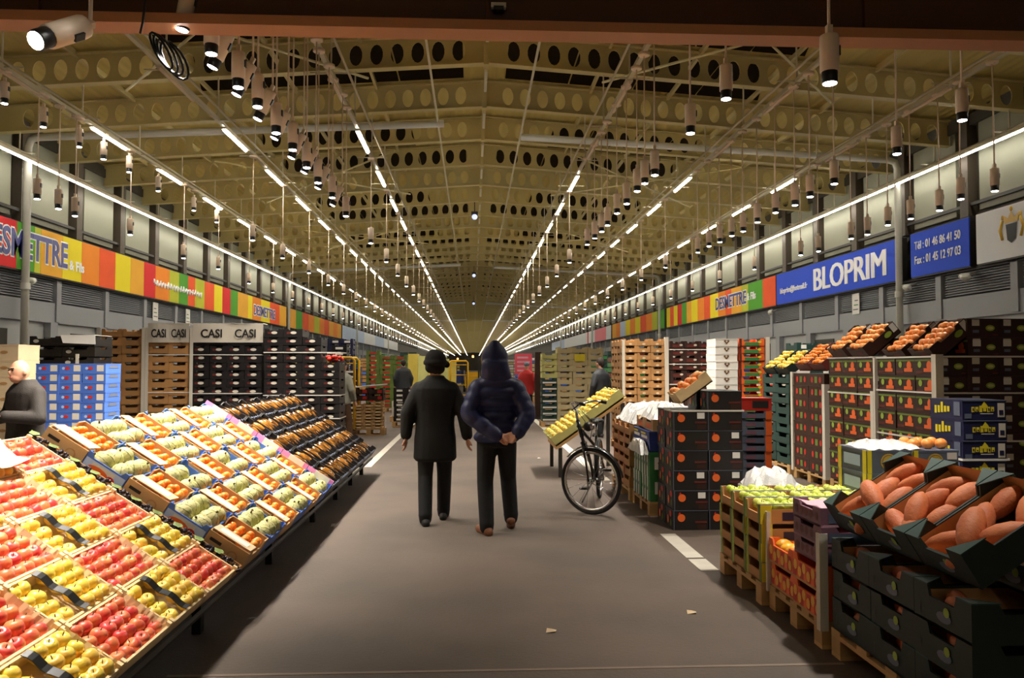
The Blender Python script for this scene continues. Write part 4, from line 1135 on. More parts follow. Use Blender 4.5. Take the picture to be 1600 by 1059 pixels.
# yellow tilted wooden crates past the bicycle
t = thing('crate_rest', 'low dark rest under the tilted yellow crates', 'stand', (1.1, 10.9, 0))
b = MB()
b.add([(.05, 0, .38), (1.02, 0, 1.06), (1.02, 1.3, 1.06), (.05, 1.3, .38), (.05, 0, .42), (1.02, 0, 1.1), (1.02, 1.3, 1.1), (.05, 1.3, .42)], [(0,3,2,1),(4,5,6,7),(0,1,5,4),(1,2,6,5),(2,3,7,6),(3,0,4,7)], 'wood'); b.obj('board', t)
for x, h in ((.08, .4), (.95, 1.02)):
    for y in (.05, 1.25):
        b = MB(); b.box((x, y - .03, 0), (x + .05, y + .03, h), 'dark_metal'); b.obj('leg', t)
YA = R(-35)
def ywood(b, w, d, h):
    pass
for j in range(3):
    for i in range(2):
        cx = 1.10 + .05 + (i * .6 + .29) * math.cos(-YA); cz = .43 + (i * .6 + .29) * math.sin(-YA)
        tilt_tray(.57, .39, .13, 'lime_crate', APY, 'yellow_apple', 'apple', 'tilted lime crate, %s, %s from camera' % (['lower', 'upper'][i], nth(j)), 'tilted lime crates', (cx - .01, 11.12 + j * .41, cz), (0, YA, 0), 6, 4, .086, .09, 'wooden_crate', None, 1.05)
# beige crates across the far right of the aisle
BEC = tray(.385, .5, .155, 'beige_crate', .014, (.62, .3), (.5, .3)); BEC = BEC.mesh('beige_crate'); LIC = tray(.385, .5, .155, 'lime_crate', .014, (.62, .3), (.5, .3)).mesh('beige_crate')
GLC = tray(.385, .5, .155, 'bottle_green', .014, (.62, .3), (.5, .3)); fr(GLC, .385, .5, -.45, .45, .02, .06, 'white_card'); GLC = GLC.mesh('beige_crate')
pallet(1.72, 20.0, 1.6, .6, 'pallet under the beige crates beyond the bicycle')
cr = stack('beige_crate', 'crate', 'pale slatted crate', ' beyond the bicycle', BEC, 1.74, 20.0, PZ, 4, 1, 12, .385, .5, .155, 'pale crates beyond the bicycle', heights=[11, 12, 12, 12])
n = 0
for o in cr:
    k = round((o.location.z - PZ) / .156)
    if o.location.x < 2.1: o.data = LIC if k > 6 else GLC
t = thing('price_card', 'yellow card hung on the pale crates beyond the bicycle', 'card', (2.7, 19.97, 1.66)); b = MB(); b.box((-.13, -.01, 0), (.13, 0, .18), 'yellow_print'); b.obj('sheet', t); b = MB(); b.box((-.01, -.012, .18), (.01, 0, .22), 'ink'); b.obj('hook', t)
# brown, black, heart and orange loads
BRT = tray(.243, .3, .124, 'carton_dark', .01, (.66, .34), (.5, .3)); ell(BRT, 'f', .243, .3, 0, .03, .03, .02, 'carton_pale'); BRT = BRT.mesh('cardboard_tray')
pallet(2.66, 14, .76, 1.24, 'pallet under the tall brown tray load, right side')
stack('cardboard_tray', 'tray', 'narrow brown tray', ' right side load', BRT, 2.67, 14, PZ, 3, 4, 15, .243, .3, .124, 'narrow brown trays', side='both', keep=lambda i, j, k: i == 0 or j == 0)
corner_post(3.42, 13.98, .1, 2.05, 'pale post right of narrow brown tray load', .06); corner_post(2.655, 13.985, .1, 2.0, 'pale post at the aisle corner of the narrow brown trays', .04)
BKM = tray(.25, .4, .13, 'dark_brown_card', .01, (.6, .3), (.5, .3)); fr(BKM, .25, .4, -.3, .3, .02, .07, 'maroon_card'); ell(BKM, 'f', .25, .4, .3, .06, .03, .018, 'off_white', .004); BKM = BKM.mesh('dark_tray')
pallet(3.5, 14, .78, .8, 'pallet under the strapped dark trays, right side')
stack('dark_tray', 'tray', 'dark maroon tray', ' of strapped load', BKM, 3.51, 14, PZ, 3, 1, 14, .25, .4, .13, 'strapped dark trays')
for k in range(3): strap(3.51, 14, .76, .4, (1.2, 1.56, 1.82)[k], 'white strap around dark maroon trays, %s' % ['lowest', 'middle', 'upper'][k])
HRT = carton(.36, .5, .121, 'white_card')
vs = [(0, -.254, .03)]
for sx in (1, -1):
    pts = [(.045, .075), (.04, .095), (.02, .098), (0, .085)] if sx > 0 else [(-.02, .098), (-.04, .095), (-.045, .075)]
    vs += [(x, -.254, z) for x, z in pts]
HRT.add(vs, [tuple(range(len(vs)))], 'heart_brown'); HRT.add([(-.02, -.256, .08), (.02, -.256, .08), (0, -.256, .062)], [(0,1,2)], 'white_card'); HRT = HRT.mesh('heart_box')
stack('heart_box', 'box', 'white box with brown heart', '', HRT, 3.9, 12.6, PZ, 1, 1, 15, .36, .5, .121, 'white boxes with hearts')
OGT = tray(.42, .5, .121, 'orange_print', .012, (.7, .4), (.5, .3)); fr(OGT, .42, .5, -.28, .28, .01, .06, 'green_card'); fr(OGT, .42, .5, -.5, -.4, 0, .12, 'maroon_card'); ell(OGT, 'f', .42, .5, .3, .07, .03, .02, 'yellow_print', .004); OGT = OGT.mesh('orange_tray')
stack('fruit_tray', 'tray', 'orange and green tray', ' beside heart boxes', OGT, 4.28, 12.6, PZ, 1, 1, 15, .42, .5, .121, 'orange and green trays')
pallet(3.88, 12.6, .86, .6, 'pallet under the heart boxes and orange trays'); corner_post(4.72, 12.58, .1, 2.0, 'pale post right of orange and green trays', .06)
# a row of loads along the second aisle (aisle side at x = 4.43)
XW = 4.43
def orange_face(w, d, h, m='dark_brown_card'):
    b = carton(w, d, h, m)
    ell(b, 'l', w, d, .2, h*.55, d*.12, h*.25, 'orange_print'); lf(b, w, d, -.05, .38, h*.2, h*.4, 'orange_print', .004); ell(b, 'l', w, d, -.25, h*.6, d*.09, h*.18, 'green_print', .004); lf(b, w, d, -.45, -.1, h*.12, h*.25, 'maroon_card', .004); lf(b, w, d, -.48, .48, h*.78, h*.88, 'leaf', .003)
    ell(b, 'f', w, d, .22, h*.5, w*.15, h*.16, 'green_print', .004); ell(b, 'f', w, d, .22, h*.5, w*.1, h*.08, 'lime_crate', .006); fr(b, w, d, -.36, -.12, h*.62, h*.95, 'off_white', .004); fr(b, w, d, -.34, -.14, h*.25, h*.4, 'slate_card', .004); fr(b, w, d, .3, .46, h*.1, h*.18, 'maroon_card', .004)
    return b.mesh('citrus_box')
CBO = orange_face(.31, .36, .183)
STW = MB(); STW.box((-.115, -.188, .1), (-.035, -.186, .16), 'white_card'); STW = STW.mesh('sticker')
pallet(XW, 7.4, 1.6, 1.1, 'pallet under the dark citrus boxes with green ovals')
stack('citrus_box', 'box', 'dark citrus box with green oval', ' front load', CBO, XW, 7.4, PZ, 5, 3, 10, .31, .36, .183, 'citrus boxes of the front load', side='both', keep=lambda i, j, k: (i == 0 and k < 8) or (j == 0 and (k < 8 or i > 0)), parts=[('sticker', STW, .5)])
pallet(XW, 8.6, 1.0, 1.1, 'pallet under the second load of citrus boxes')
stack('citrus_box', 'box', 'dark citrus box with orange prints', ' second load', CBO, XW, 8.6, PZ, 2, 3, 8, .31, .36, .183, 'citrus boxes of the second load', side='both', keep=lambda i, j, k: i == 0 or j == 0)
for k, (y, d, z) in enumerate(((7.4, 1.1, 1.61), (7.4, 1.1, 1.26), (7.4, 1.1, .8), (8.6, 1.1, 1.62), (8.6, 1.1, 1.2))):
    strap(XW, y, 1.58 if y < 8 else .63, d, z, 'pale strap around citrus boxes, %s load, %s' % (['front', 'front', 'front', 'second', 'second'][k], ['top', 'middle', 'lowest', 'top', 'lower'][k]))
corner_post(XW - .008, 7.385, .1, 1.64, 'wide pale post at the corner of the front citrus load', .07); corner_post(XW - .008, 8.585, .1, 1.25, 'pale post at the corner of the second citrus load', .06)
corner_post(XW - .02, 8.52, .1, 1.62, 'slim pale post behind the front citrus load', .03)
def deco(b, w, d, h):
    ell(b, 'f', w, d, .2, h*.5, .05, .03, 'green_print', .004); fr(b, w, d, .34, .48, h*.35, h*.95, 'white_card', .004); ell(b, 'l', w, d, .1, h*.5, .06, .03, 'maroon_card')
TT = R(-40)
for k, (y, z, x) in enumerate(((7.62, 1.72, 4.66), (8.12, 1.72, 4.66), (8.85, 1.76, 4.62), (9.35, 1.76, 4.62))):
    tilt_tray(.46, .38, .16, 'dark_brown_card', ORA, 'orange', 'orange', 'tilted dark tray of oranges, %s from camera, topping citrus loads' % nth(k), 'tilted orange trays', (x, y, z), (0, TT, 0), 5, 4, .084, .12, 'fruit_tray', deco)
    o = place('citrus_box', CBO, None, (x + .33, y, z - .1)); tag(o, 'dark citrus box propping up the %s tilted orange tray' % nth(k), 'box', 'propping citrus boxes')
RDB = carton(.4, .48, .16, 'dark_brown_card')
for i in range(2): ell(RDB, 'l', .4, .48, -.25 + .5 * i, .08, .032, .04, 'red_card'); 
lf(RDB, .4, .48, -.08, .08, .04, .12, 'leaf', .004); RDB = RDB.mesh('red_dot_box')
pallet(XW, 9.82, 1.0, 1.0, 'pallet under the boxes with red discs')
stack('fruit_box', 'box', 'dark box with red discs', '', RDB, XW, 9.82, PZ, 2, 2, 8, .4, .48, .16, 'boxes with red discs', side='both', keep=lambda i, j, k: i == 0 or j == 0)
corner_post(XW - .01, 9.8, .1, 1.3, 'pale post at the corner of the red disc boxes', .07); corner_post(XW - .01, 10.8, .1, 1.45, 'tall pale post between red disc boxes and green crates', .06)
for k, y in enumerate((10.05, 10.5)):
    tilt_tray(.44, .4, .13, 'maroon_card', CLE, 'clementine', 'clementine', 'tilted maroon tray of clementines, %s, on the red disc boxes' % ['nearer', 'further'][k], 'tilted clementine trays', (4.66, y, 1.60), (0, R(-38), 0), 6, 5, .068, .1, 'fruit_tray', None, 1.1)
DGB = tray(.45, .5, .14, 'bottle_green', .014, (.6, .3), (.6, .36)).mesh('green_tray')
pallet(XW, 10.95, 1.0, 1.04, 'pallet under the bottle green trays, second aisle')
stack('green_tray', 'tray', 'bottle green tray', '', DGB, XW, 10.95, PZ, 2, 2, 9, .45, .5, .14, 'bottle green trays', side='both', keep=lambda i, j, k: i == 0 or j == 0)
for k, y in enumerate((11.2, 11.7)):
    tilt_tray(.44, .42, .13, 'dark_green_card', APY, 'yellow_apple', 'apple', 'tilted green tray of yellow apples, %s, on the bottle green trays' % ['nearer', 'further'][k], 'tilted yellow apple trays', (4.66, y, 1.53), (0, R(-35), 0), 5, 4, .085, .1, 'fruit_tray')
# navy boxes with yellow lettering
def navy_box():
    w, d, h = .355, .44, .158; b = carton(w, d, h, 'navy_card')
    for i in range(6):      # blocky yellow lettering round a flame
        x = -.3 + .09 * i; fr(b, w, d, x, x + .07, h*(.4 + .03 * (i % 2)), h*(.72 if i in (2, 3) else .66), 'yellow_print', .005)
        if i not in (2, 3): fr(b, w, d, x + .02, x + .05, h*.46, h*(.54 if i % 2 else .6), 'navy_card', .007)
    b.add([(-.12*w, -d/2 - .006, h*.6), (.1*w, -d/2 - .006, h*.6), (.05*w, -d/2 - .006, h*.78), (-.01*w, -d/2 - .006, h*.92), (-.06*w, -d/2 - .006, h*.76)], [(0,1,2,3,4)], 'yellow_print')
    fr(b, w, d, -.46, -.3, h*.08, h*.32, 'slate_card', .005); fr(b, w, d, .3, .46, h*.15, h*.85, 'off_white', .005); fr(b, w, d, .33, .43, h*.25, h*.5, 'navy_card', .007); fr(b, w, d, -.1, .2, h*.3, h*.34, 'off_white', .005)
    for i in range(5): lf(b, w, d, -.34 + .1 * i, -.27 + .1 * i, h*(.25 + .03 * i), h*(.65 if i != 2 else .85), 'yellow_print', .005)
    lf(b, w, d, .26, .44, h*.2, h*.9, 'slate_card', .005); fr(b, w, d, -.5, .5, h*.95, h, 'slate_card', .005)
    return b.mesh('navy_box')
pallet(3.84, 6.1, .9, .9, 'pallet under the navy boxes with yellow lettering')
stack('fruit_box', 'box', 'navy box with yellow lettering', ' before the citrus loads', navy_box(), 3.86, 6.1, PZ, 1, 1, 7, .355, .44, .158, 'navy boxes with yellow lettering')
strap(3.86, 6.1, .36, .45, .78, 'pale strap around the navy lettered boxes')
def slate_box():
    w, d, h = .32, .44, .158; b = carton(w, d, h, 'slate_card')
    ell(b, 'f', w, d, -.02, h*.5, .058, .058, 'gold_print', .005, 18); ell(b, 'f', w, d, -.02, h*.5, .048, .048, 'slate_card', .006, 18); ell(b, 'f', w, d, -.02, h*.5, .043, .043, 'gold_print', .007, 18)
    fr(b, w, d, .24, .46, h*.6, h*.9, 'white_card', .005); fr(b, w, d, .24, .48, h*.1, h*.5, 'dark_metal', .005); fr(b, w, d, -.5, -.4, 0, h, 'yellow_print', .005); lf(b, w, d, .38, .5, 0, h, 'yellow_print', .005); lf(b, w, d, -.46, -.34, 0, h, 'yellow_print', .005); lf(b, w, d, -.25, .3, h*.25, h*.75, 'pale_blue', .005)
    return b.mesh('slate_box')
pallet(2.72, 5.4, .82, .6, 'pallet under the blue-grey boxes with gold discs')
stack('fruit_box', 'box', 'blue-grey box with gold disc', '', slate_box(), 2.73, 5.4, PZ, 2, 1, 5, .32, .44, .158, 'blue-grey boxes with gold discs')
film('plastic_film', 'clear film torn over the blue-grey boxes', 2.95, 5.62, PZ + 5 * .159, .4, .42, .05, seed=21)
for q in range(6): fruit('orange', ORA, 'orange lying under film on the blue-grey boxes, %s' % nth(q), 'orange', (3.12 + .1 * (q % 3), 5.5 + .12 * (q // 3), PZ + 5 * .159 + .036), 'oranges on the blue-grey boxes')
# little crates and banana cartons behind the disc boxes
SMT = tray(.36, .3, .088, 'slate_card', .01, (.6, .3), (.5, .3)); fr(SMT, .36, .3, .3, .5, 0, .088, 'orange_print'); fr(SMT, .36, .3, -.3, .0, .01, .05, 'purple_card'); SMT = SMT.mesh('small_tray')
pallet(2.9, 8.6, .44, .4, 'pallet under the small grey and orange trays')
stack('fruit_tray', 'tray', 'small grey and orange tray', '', SMT, 2.92, 8.6, PZ, 1, 1, 10, .36, .3, .088, 'small grey and orange trays')
o = carton(.36, .3, .14, 'red_card'); fr(o, .36, .3, -.1, .4, .03, .11, 'ink'); stack('fruit_box', 'box', 'red and black box', ' on small trays', o.mesh('fruit_box'), 2.92, 8.6, PZ + 10 * .089 + .002, 1, 1, 1, .36, .3, .14, 'red and black boxes')
WBN = carton(.42, .4, .24, 'white_card'); fr(WBN, .42, .4, -.5, .5, .0, .06, 'green_card', .004); fr(WBN, .42, .4, .2, .4, .07, .1, 'carton_dark', .004); WBN = WBN.mesh('banana_carton')
stack('banana_carton', 'carton', 'white and green banana carton', ' behind green apples', WBN, 2.36, 6.6, 0, 1, 1, 2, .42, .4, .24, 'white banana cartons')
film('plastic_film', 'white film heaped on the banana cartons behind green apples', 2.58, 6.82, .485, .42, .4, .14, seed=31)
# dark teal crates and a white display further back
TLC = tray(.4, .5, .15, 'bottle_green', .012, (.6, .3), (.5, .3)); fr(TLC, .4, .5, -.3, -.05, .04, .11, 'white_card'); TLC = TLC.mesh('teal_crate')
stack('teal_crate', 'crate', 'dark teal crate', ' far back by right wall', TLC, 5.9, 14.2, 0, 4, 1, 13, .4, .5, .15, 'teal crates by the right wall', keep=lambda i, j, k: True)
WHB = carton(.4, .4, .16, 'white_card'); fr(WHB, .4, .4, -.3, .2, .04, .1, 'red_card', .004); WHB = WHB.mesh('white_box')
stack('fruit_box', 'box', 'white and red box', ' beyond green trays', WHB, 4.9, 13.2, 0, 2, 1, 10, .4, .4, .16, 'white and red boxes', heights=[9, 10])
# ================================================================== FAR LOADS DOWN THE HALL
def small_stack(desc, x, y, nx, nz, w, d, h, m, m2, group, ny=1, where=''):
    b = tray(w, d, h, m, .014, (.6, .3), (.5, .3)); fr(b, w, d, -.25, .25, h*.2, h*.6, m2)
    return stack('crate', 'crate', desc, where, b.mesh('crate'), x, y, PZ, nx, ny, nz, w, d, h, group, heights=[max(2, nz - random.randint(0, 1)) for _ in range(nx)])
small_stack('little tan slatted crate', -2.64, 17.8, 3, 9, .21, .4, .068, 'carton', 'wood_pale', 'little tan crates past the black ones', where=' by the aisle')
pallet(-2.66, 17.8, .7, .45, 'pallet under the little tan crates by the aisle, left')
b = tray(.32, .4, .14, 'dark_brown_card', .012); fr(b, .32, .4, .1, .4, .03, .1, 'red_card')
stack('crate', 'crate', 'dark crate', ' on the little tan crates', b.mesh('crate'), -2.64, 17.8, PZ + 9 * .069 + .002, 2, 1, 2, .32, .4, .14, 'dark crates on the tan ones')
b = MB(); b.box((-.36, -.2, -.012), (.36, .2, .012), 'white_card'); b.box((-.36, -.2, .012), (-.34, .2, .03), 'white_card')
tag(b.obj('flat_card', None, (-2.3, 18.0, PZ + 9 * .069 + .33), (0, R(-5), 0)), 'white flat card lying on the dark crates beside the grey man', 'card')
small_stack('dark crate', -3.5, 18.9, 2, 12, .4, .4, .12, 'dark_brown_card', 'white_card', 'dark crates behind the little tan ones', where=' behind yellow roll cage')
pallet(-3.54, 18.9, .86, .45, 'pallet under the dark crates behind the roll cage')
small_stack('black striped crate', -2.0, 20.2, 2, 8, .3, .4, .12, 'black_card', 'white_card', 'black striped crates', where=' before the worker')
pallet(-2.04, 20.2, .7, .45, 'pallet under the black striped crates before the worker')
small_stack('low white crate', -2.25, 22.2, 2, 4, .3, .4, .14, 'off_white', 'green_print', 'low white crates by the aisle', where=' near the worker')
pallet(-2.3, 22.2, .7, .45, 'pallet under the low white crates near the worker')
small_stack('black and white crate', -4.6, 21.5, 3, 13, .4, .5, .15, 'black_card', 'white_card', 'black and white crates', where=' beyond the grey man')
pallet(-4.65, 21.5, 1.3, .6, 'pallet under the black and white crates beyond the grey man')
small_stack('dark violet crate', -5.2, 25, 4, 14, .36, .5, .16, 'navy_card', 'white_card', 'dark violet crates', where=' further back, left')
pallet(-5.25, 25, 1.5, .6, 'pallet under the dark violet crates')
small_stack('green leafy produce crate', -3.6, 27, 3, 12, .45, .5, .16, 'leaf', 'red_card', 'green produce crates', where=' beyond black ones')
pallet(-3.65, 27, 1.42, .6, 'pallet under the green produce crates')
# loads hidden in the blur of the distance: one object per load
def far_load(label, x, y, nx, nz, m, m2, h=.17, w=.4, ny=2, top=None):
    t = thing('pallet_load', label, 'pallet load', (x, y, 0), None, 'distant pallet loads')
    b = MB(); b.box((0, 0, 0), (nx * w, ny * .5, .14), 'wood'); b.obj('pallet', t)
    for i in range(nx):
        b = MB()
        for k in range(nz - random.randint(0, 1)):
            b.box((i * w + .01, .01, .15 + k * h), (i * w + w - .01, ny * .5 - .01, .15 + k * h + h * .8), m if (k + i) % 3 else m2); b.box((i * w + .03, .03, .15 + k * h + h * .8), (i * w + w - .03, ny * .5 - .03, .15 + k * h + h), 'ink')
        b.obj('crate_column', t)
FL = ['green_card', 'carton_dark', 'dark_brown_card', 'white_card', 'lime_crate', 'blue_card', 'maroon_card', 'beige_crate', 'bottle_green', 'carton']
WN = {'green_card': 'green', 'carton_dark': 'tan', 'dark_brown_card': 'dark brown', 'white_card': 'white', 'lime_crate': 'lime', 'blue_card': 'blue', 'maroon_card': 'maroon', 'beige_crate': 'beige', 'bottle_green': 'bottle green', 'carton': 'light brown'}
q = 0
for sgn, sd in ((-1, 'left'), (1, 'right')):
    for r_, xo in enumerate((2.2, 4.6, 7.0)):
        for i in range(9):
            y = (31 if r_ == 0 else 18 + 2 * r_ if sgn > 0 else 30) + i * (5.2 + i * .9)
            if sgn > 0 and r_ == 0: y -= 4
            m, m2 = FL[(q * 7 + i) % 10], FL[(q * 3 + i + 4) % 10]; q += 1
            x = xo if sgn > 0 else -xo - 1.6
            far_load('distant load of %s and %s crates, %s hall, row %s, %s back' % (WN[m], WN[m2], sd, ['one', 'two', 'three'][r_], nth(i)), x, y, 4, random.randint(9, 12), m, m2)
# yellow film-wrapped loads beyond the worker
for k, (x, y) in enumerate(((-2.4, 29.5), (-2.6, 34.0), (-1.95, 40))):
    t = thing('wrapped_load', 'yellow film-wrapped load beyond the worker, %s' % ['nearest', 'middle', 'furthest'][k], 'pallet load', (x, y, 0), None, 'yellow wrapped loads')
    b = MB(); b.box((0, 0, .02), (1.1, .9, .14), 'wood'); b.obj('pallet', t)
    for i in range(3):
        b = MB(); b.box((i * .37, 0, .145), (i * .37 + .36, .9, 2.0 - .08 * i), 'lime_crate' if i % 2 else 'yellow_film'); b.obj('wrapped_column', t)
# yellow roll cages
def cage(x, y, h, label):
    t = thing('roll_cage', label, 'roll cage', (x, y, 0), None, 'yellow roll cages')
    b = MB()
    for sy in (0, .7): b.tube([(0, sy, .15), (0, sy, h - .06), (.06, sy, h), (.64, sy, h), (.7, sy, h - .06), (.7, sy, .15)], .028, 'cage_yellow', 8)
    b.obj('frame', t)
    b = MB(); b.box((-.02, -.02, .13), (.72, .72, .18), 'dark_metal'); b.obj('base', t)
    for i in range(4):
        b = MB(); b.tube([(.05, .7, .4 + i * .4), (.65, .7, .4 + i * .4)], .015, 'cage_yellow', 6); b.obj('bar', t)
    for sx in (.08, .62):
        for sy in (.08, .62):
            b = MB(); b.rev([(.06, -.02), (.065, 0), (.06, .02)], 10, 'tyre', TR(sx, sy, .065) @ Matrix.Rotation(R(90), 4, 'Y')); b.obj('castor', t)
cage(-3.3, 17.6, 1.72, 'yellow roll cage behind the man in grey'); cage(-.9, 31, 1.75, 'yellow roll cage beside the woman, far down the aisle')
# parked forklift far down the aisle
def forklift(x, y, label, body='cage_yellow'):
    t = thing('forklift', label, 'forklift', (x, y, 0))
    b = MB(); b.box((-.5, 0, .25), (.5, 1.3, .95), body); b.box((-.45, .9, .95), (.45, 1.3, 1.2), body); b.obj('chassis', t)
    for sx in (-.35, .35): b = MB(); b.box((sx - .05, -.2, .1), (sx + .05, -.1, 2.2), 'dark_metal'); b.obj('mast', t)
    for sx in (-.25, .25): b = MB(); b.box((sx - .05, -1.1, .08), (sx + .05, -.2, .14), 'dark_metal'); b.obj('fork', t)
    b = MB()
    for sx in (-.45, .45): b.tube([(sx, .15, .95), (sx, .3, 2.05), (sx, 1.1, 2.05), (sx, 1.25, 1.1)], .03, 'dark_metal', 6)
    b.box((-.48, .28, 2.03), (.48, 1.12, 2.08), 'dark_metal'); b.obj('cab_frame', t)
    b = MB(); b.rev([(.05, 0), (.06, .02), (.055, .12), (.02, .14)], 10, 'beacon', TR(0, .6, 2.08)); b.obj('beacon', t)
    for sx in (-.52, .52):
        for sy in (.2, 1.1): b = MB(); b.rev([(.2, -.07), (.24, -.05), (.24, .05), (.2, .07)], 14, 'tyre', TR(sx, sy, .24) @ Matrix.Rotation(R(90), 4, 'Y')); b.obj('wheel', t)
forklift(.0, 48, 'yellow forklift with orange beacon far down the aisle'); forklift(-1.2, 62, 'blue forklift at the far end of the aisle', 'blue_deep')
# pink notice board by the person in red
t = thing('notice_board', 'pink notice board on a post behind the person in red', 'sign', (1.75, 27.5, 0))
b = MB(); b.box((-.03, -.02, 0), (.03, .02, 1.2), 'dark_metal'); b.obj('post', t)
b = MB(); b.box((-.3, -.04, 1.25), (.3, 0, 1.98), 'sign_pink'); b.obj('board', t)
b = MB()
for i in range(4): b.box((-.22, -.046, 1.36 + .15 * i), (.22 - .06 * (i % 2), -.041, 1.42 + .15 * i), 'pink_paper')
b.obj('print', t)
t = thing('dark_post', 'dark upright post left of the pale crates', 'post', (1.9, 23.2, 0)); b = MB(); b.box((-.09, -.09, .0), (.09, .09, 1.95), 'dark_brown_card'); b.obj('upright', t); b = MB(); b.box((-.16, -.16, 0), (.16, .16, .05), 'dark_metal'); b.obj('base', t)

# ================================================================== PEOPLE
def fused(name, b, voxel, m, parent=None, smooth=3):
    """one continuous surface out of overlapping volumes"""
    me = b.mesh(name); o = bpy.data.objects.new(name + '_tmp', me); COL.objects.link(o)
    r = o.modifiers.new('r', 'REMESH'); r.mode = 'VOXEL'; r.voxel_size = voxel; r.use_smooth_shade = True
    s = o.modifiers.new('s', 'SMOOTH'); s.iterations = smooth; s.factor = .5
    dg = bpy.context.evaluated_depsgraph_get(); out = bpy.data.meshes.new_from_object(o.evaluated_get(dg)); out.name = name
    bpy.data.objects.remove(o); bpy.data.meshes.remove(me)
    out.materials.clear(); out.materials.append(MATS[m])
    out.polygons.foreach_set('use_smooth', [True] * len(out.polygons)); out.polygons.foreach_set('material_index', [0] * len(out.polygons))
    return place(name, out, parent)
def limb(b, pts, radii, n=12, flat=None):
    for (p, r) in zip(pts, radii): b.sph(p, r, 'skin', n, 8)
    for i in range(len(pts) - 1): b.tube([pts[i], pts[i + 1]], [radii[i], radii[i + 1]], 'skin', n)
def rings(b, rs, n=20):
    """closed loft of ellipses (x, y, z, rx, ry)"""
    vs = []; fs = []
    for x, y, z, rx, ry in rs:
        for i in range(n):
            a = 2 * math.pi * i / n; c, s = math.cos(a), math.sin(a)
            k = (abs(c) ** 2.6 + abs(s) ** 2.6) ** (-1 / 2.6)
            vs.append((x + rx * k * c, y + ry * k * s, z))
    for k in range(len(rs) - 1):
        for i in range(n): fs.append((k*n+i, k*n+(i+1) % n, (k+1)*n+(i+1) % n, (k+1)*n+i))
    fs.append(tuple(range(n - 1, -1, -1))); e = (len(rs) - 1) * n; fs.append(tuple(range(e, e + n)))
    b.add(vs, fs, 'skin', True)
def hand(b, w, d, side, curl=.5, up=None):
    """palm at wrist w pointing along d, five bent fingers"""
    d = Vector(d).normalized(); w = Vector(w)
    lat = d.cross(Vector(up or (0, 1, 0))).normalized() * side; nrm = lat.cross(d).normalized() * side
    c = w + d * .05
    for k in range(4):
        off = lat * (-.03 + .02 * k)
        limb(b, [w + d * .01 + off * .6, c + off + d * .03], [.02, .014], 8)
        L = (.062, .075, .08, .068)[3 - k]
        p0 = c + off + d * .035; p1 = p0 + d * L * .5 + nrm * L * .2 * curl; p2 = p1 + d * L * .35 + nrm * L * .5 * curl
        limb(b, [p0, p1, p2], [.0115, .0105, .0095], 8)
    t0 = w + d * .025 + lat * .03; t1 = t0 + d * .03 + lat * .022 + nrm * .012; t2 = t1 + d * .032 + lat * .004 + nrm * .012
    limb(b, [t0, t1, t2], [.015, .013, .0105], 8)
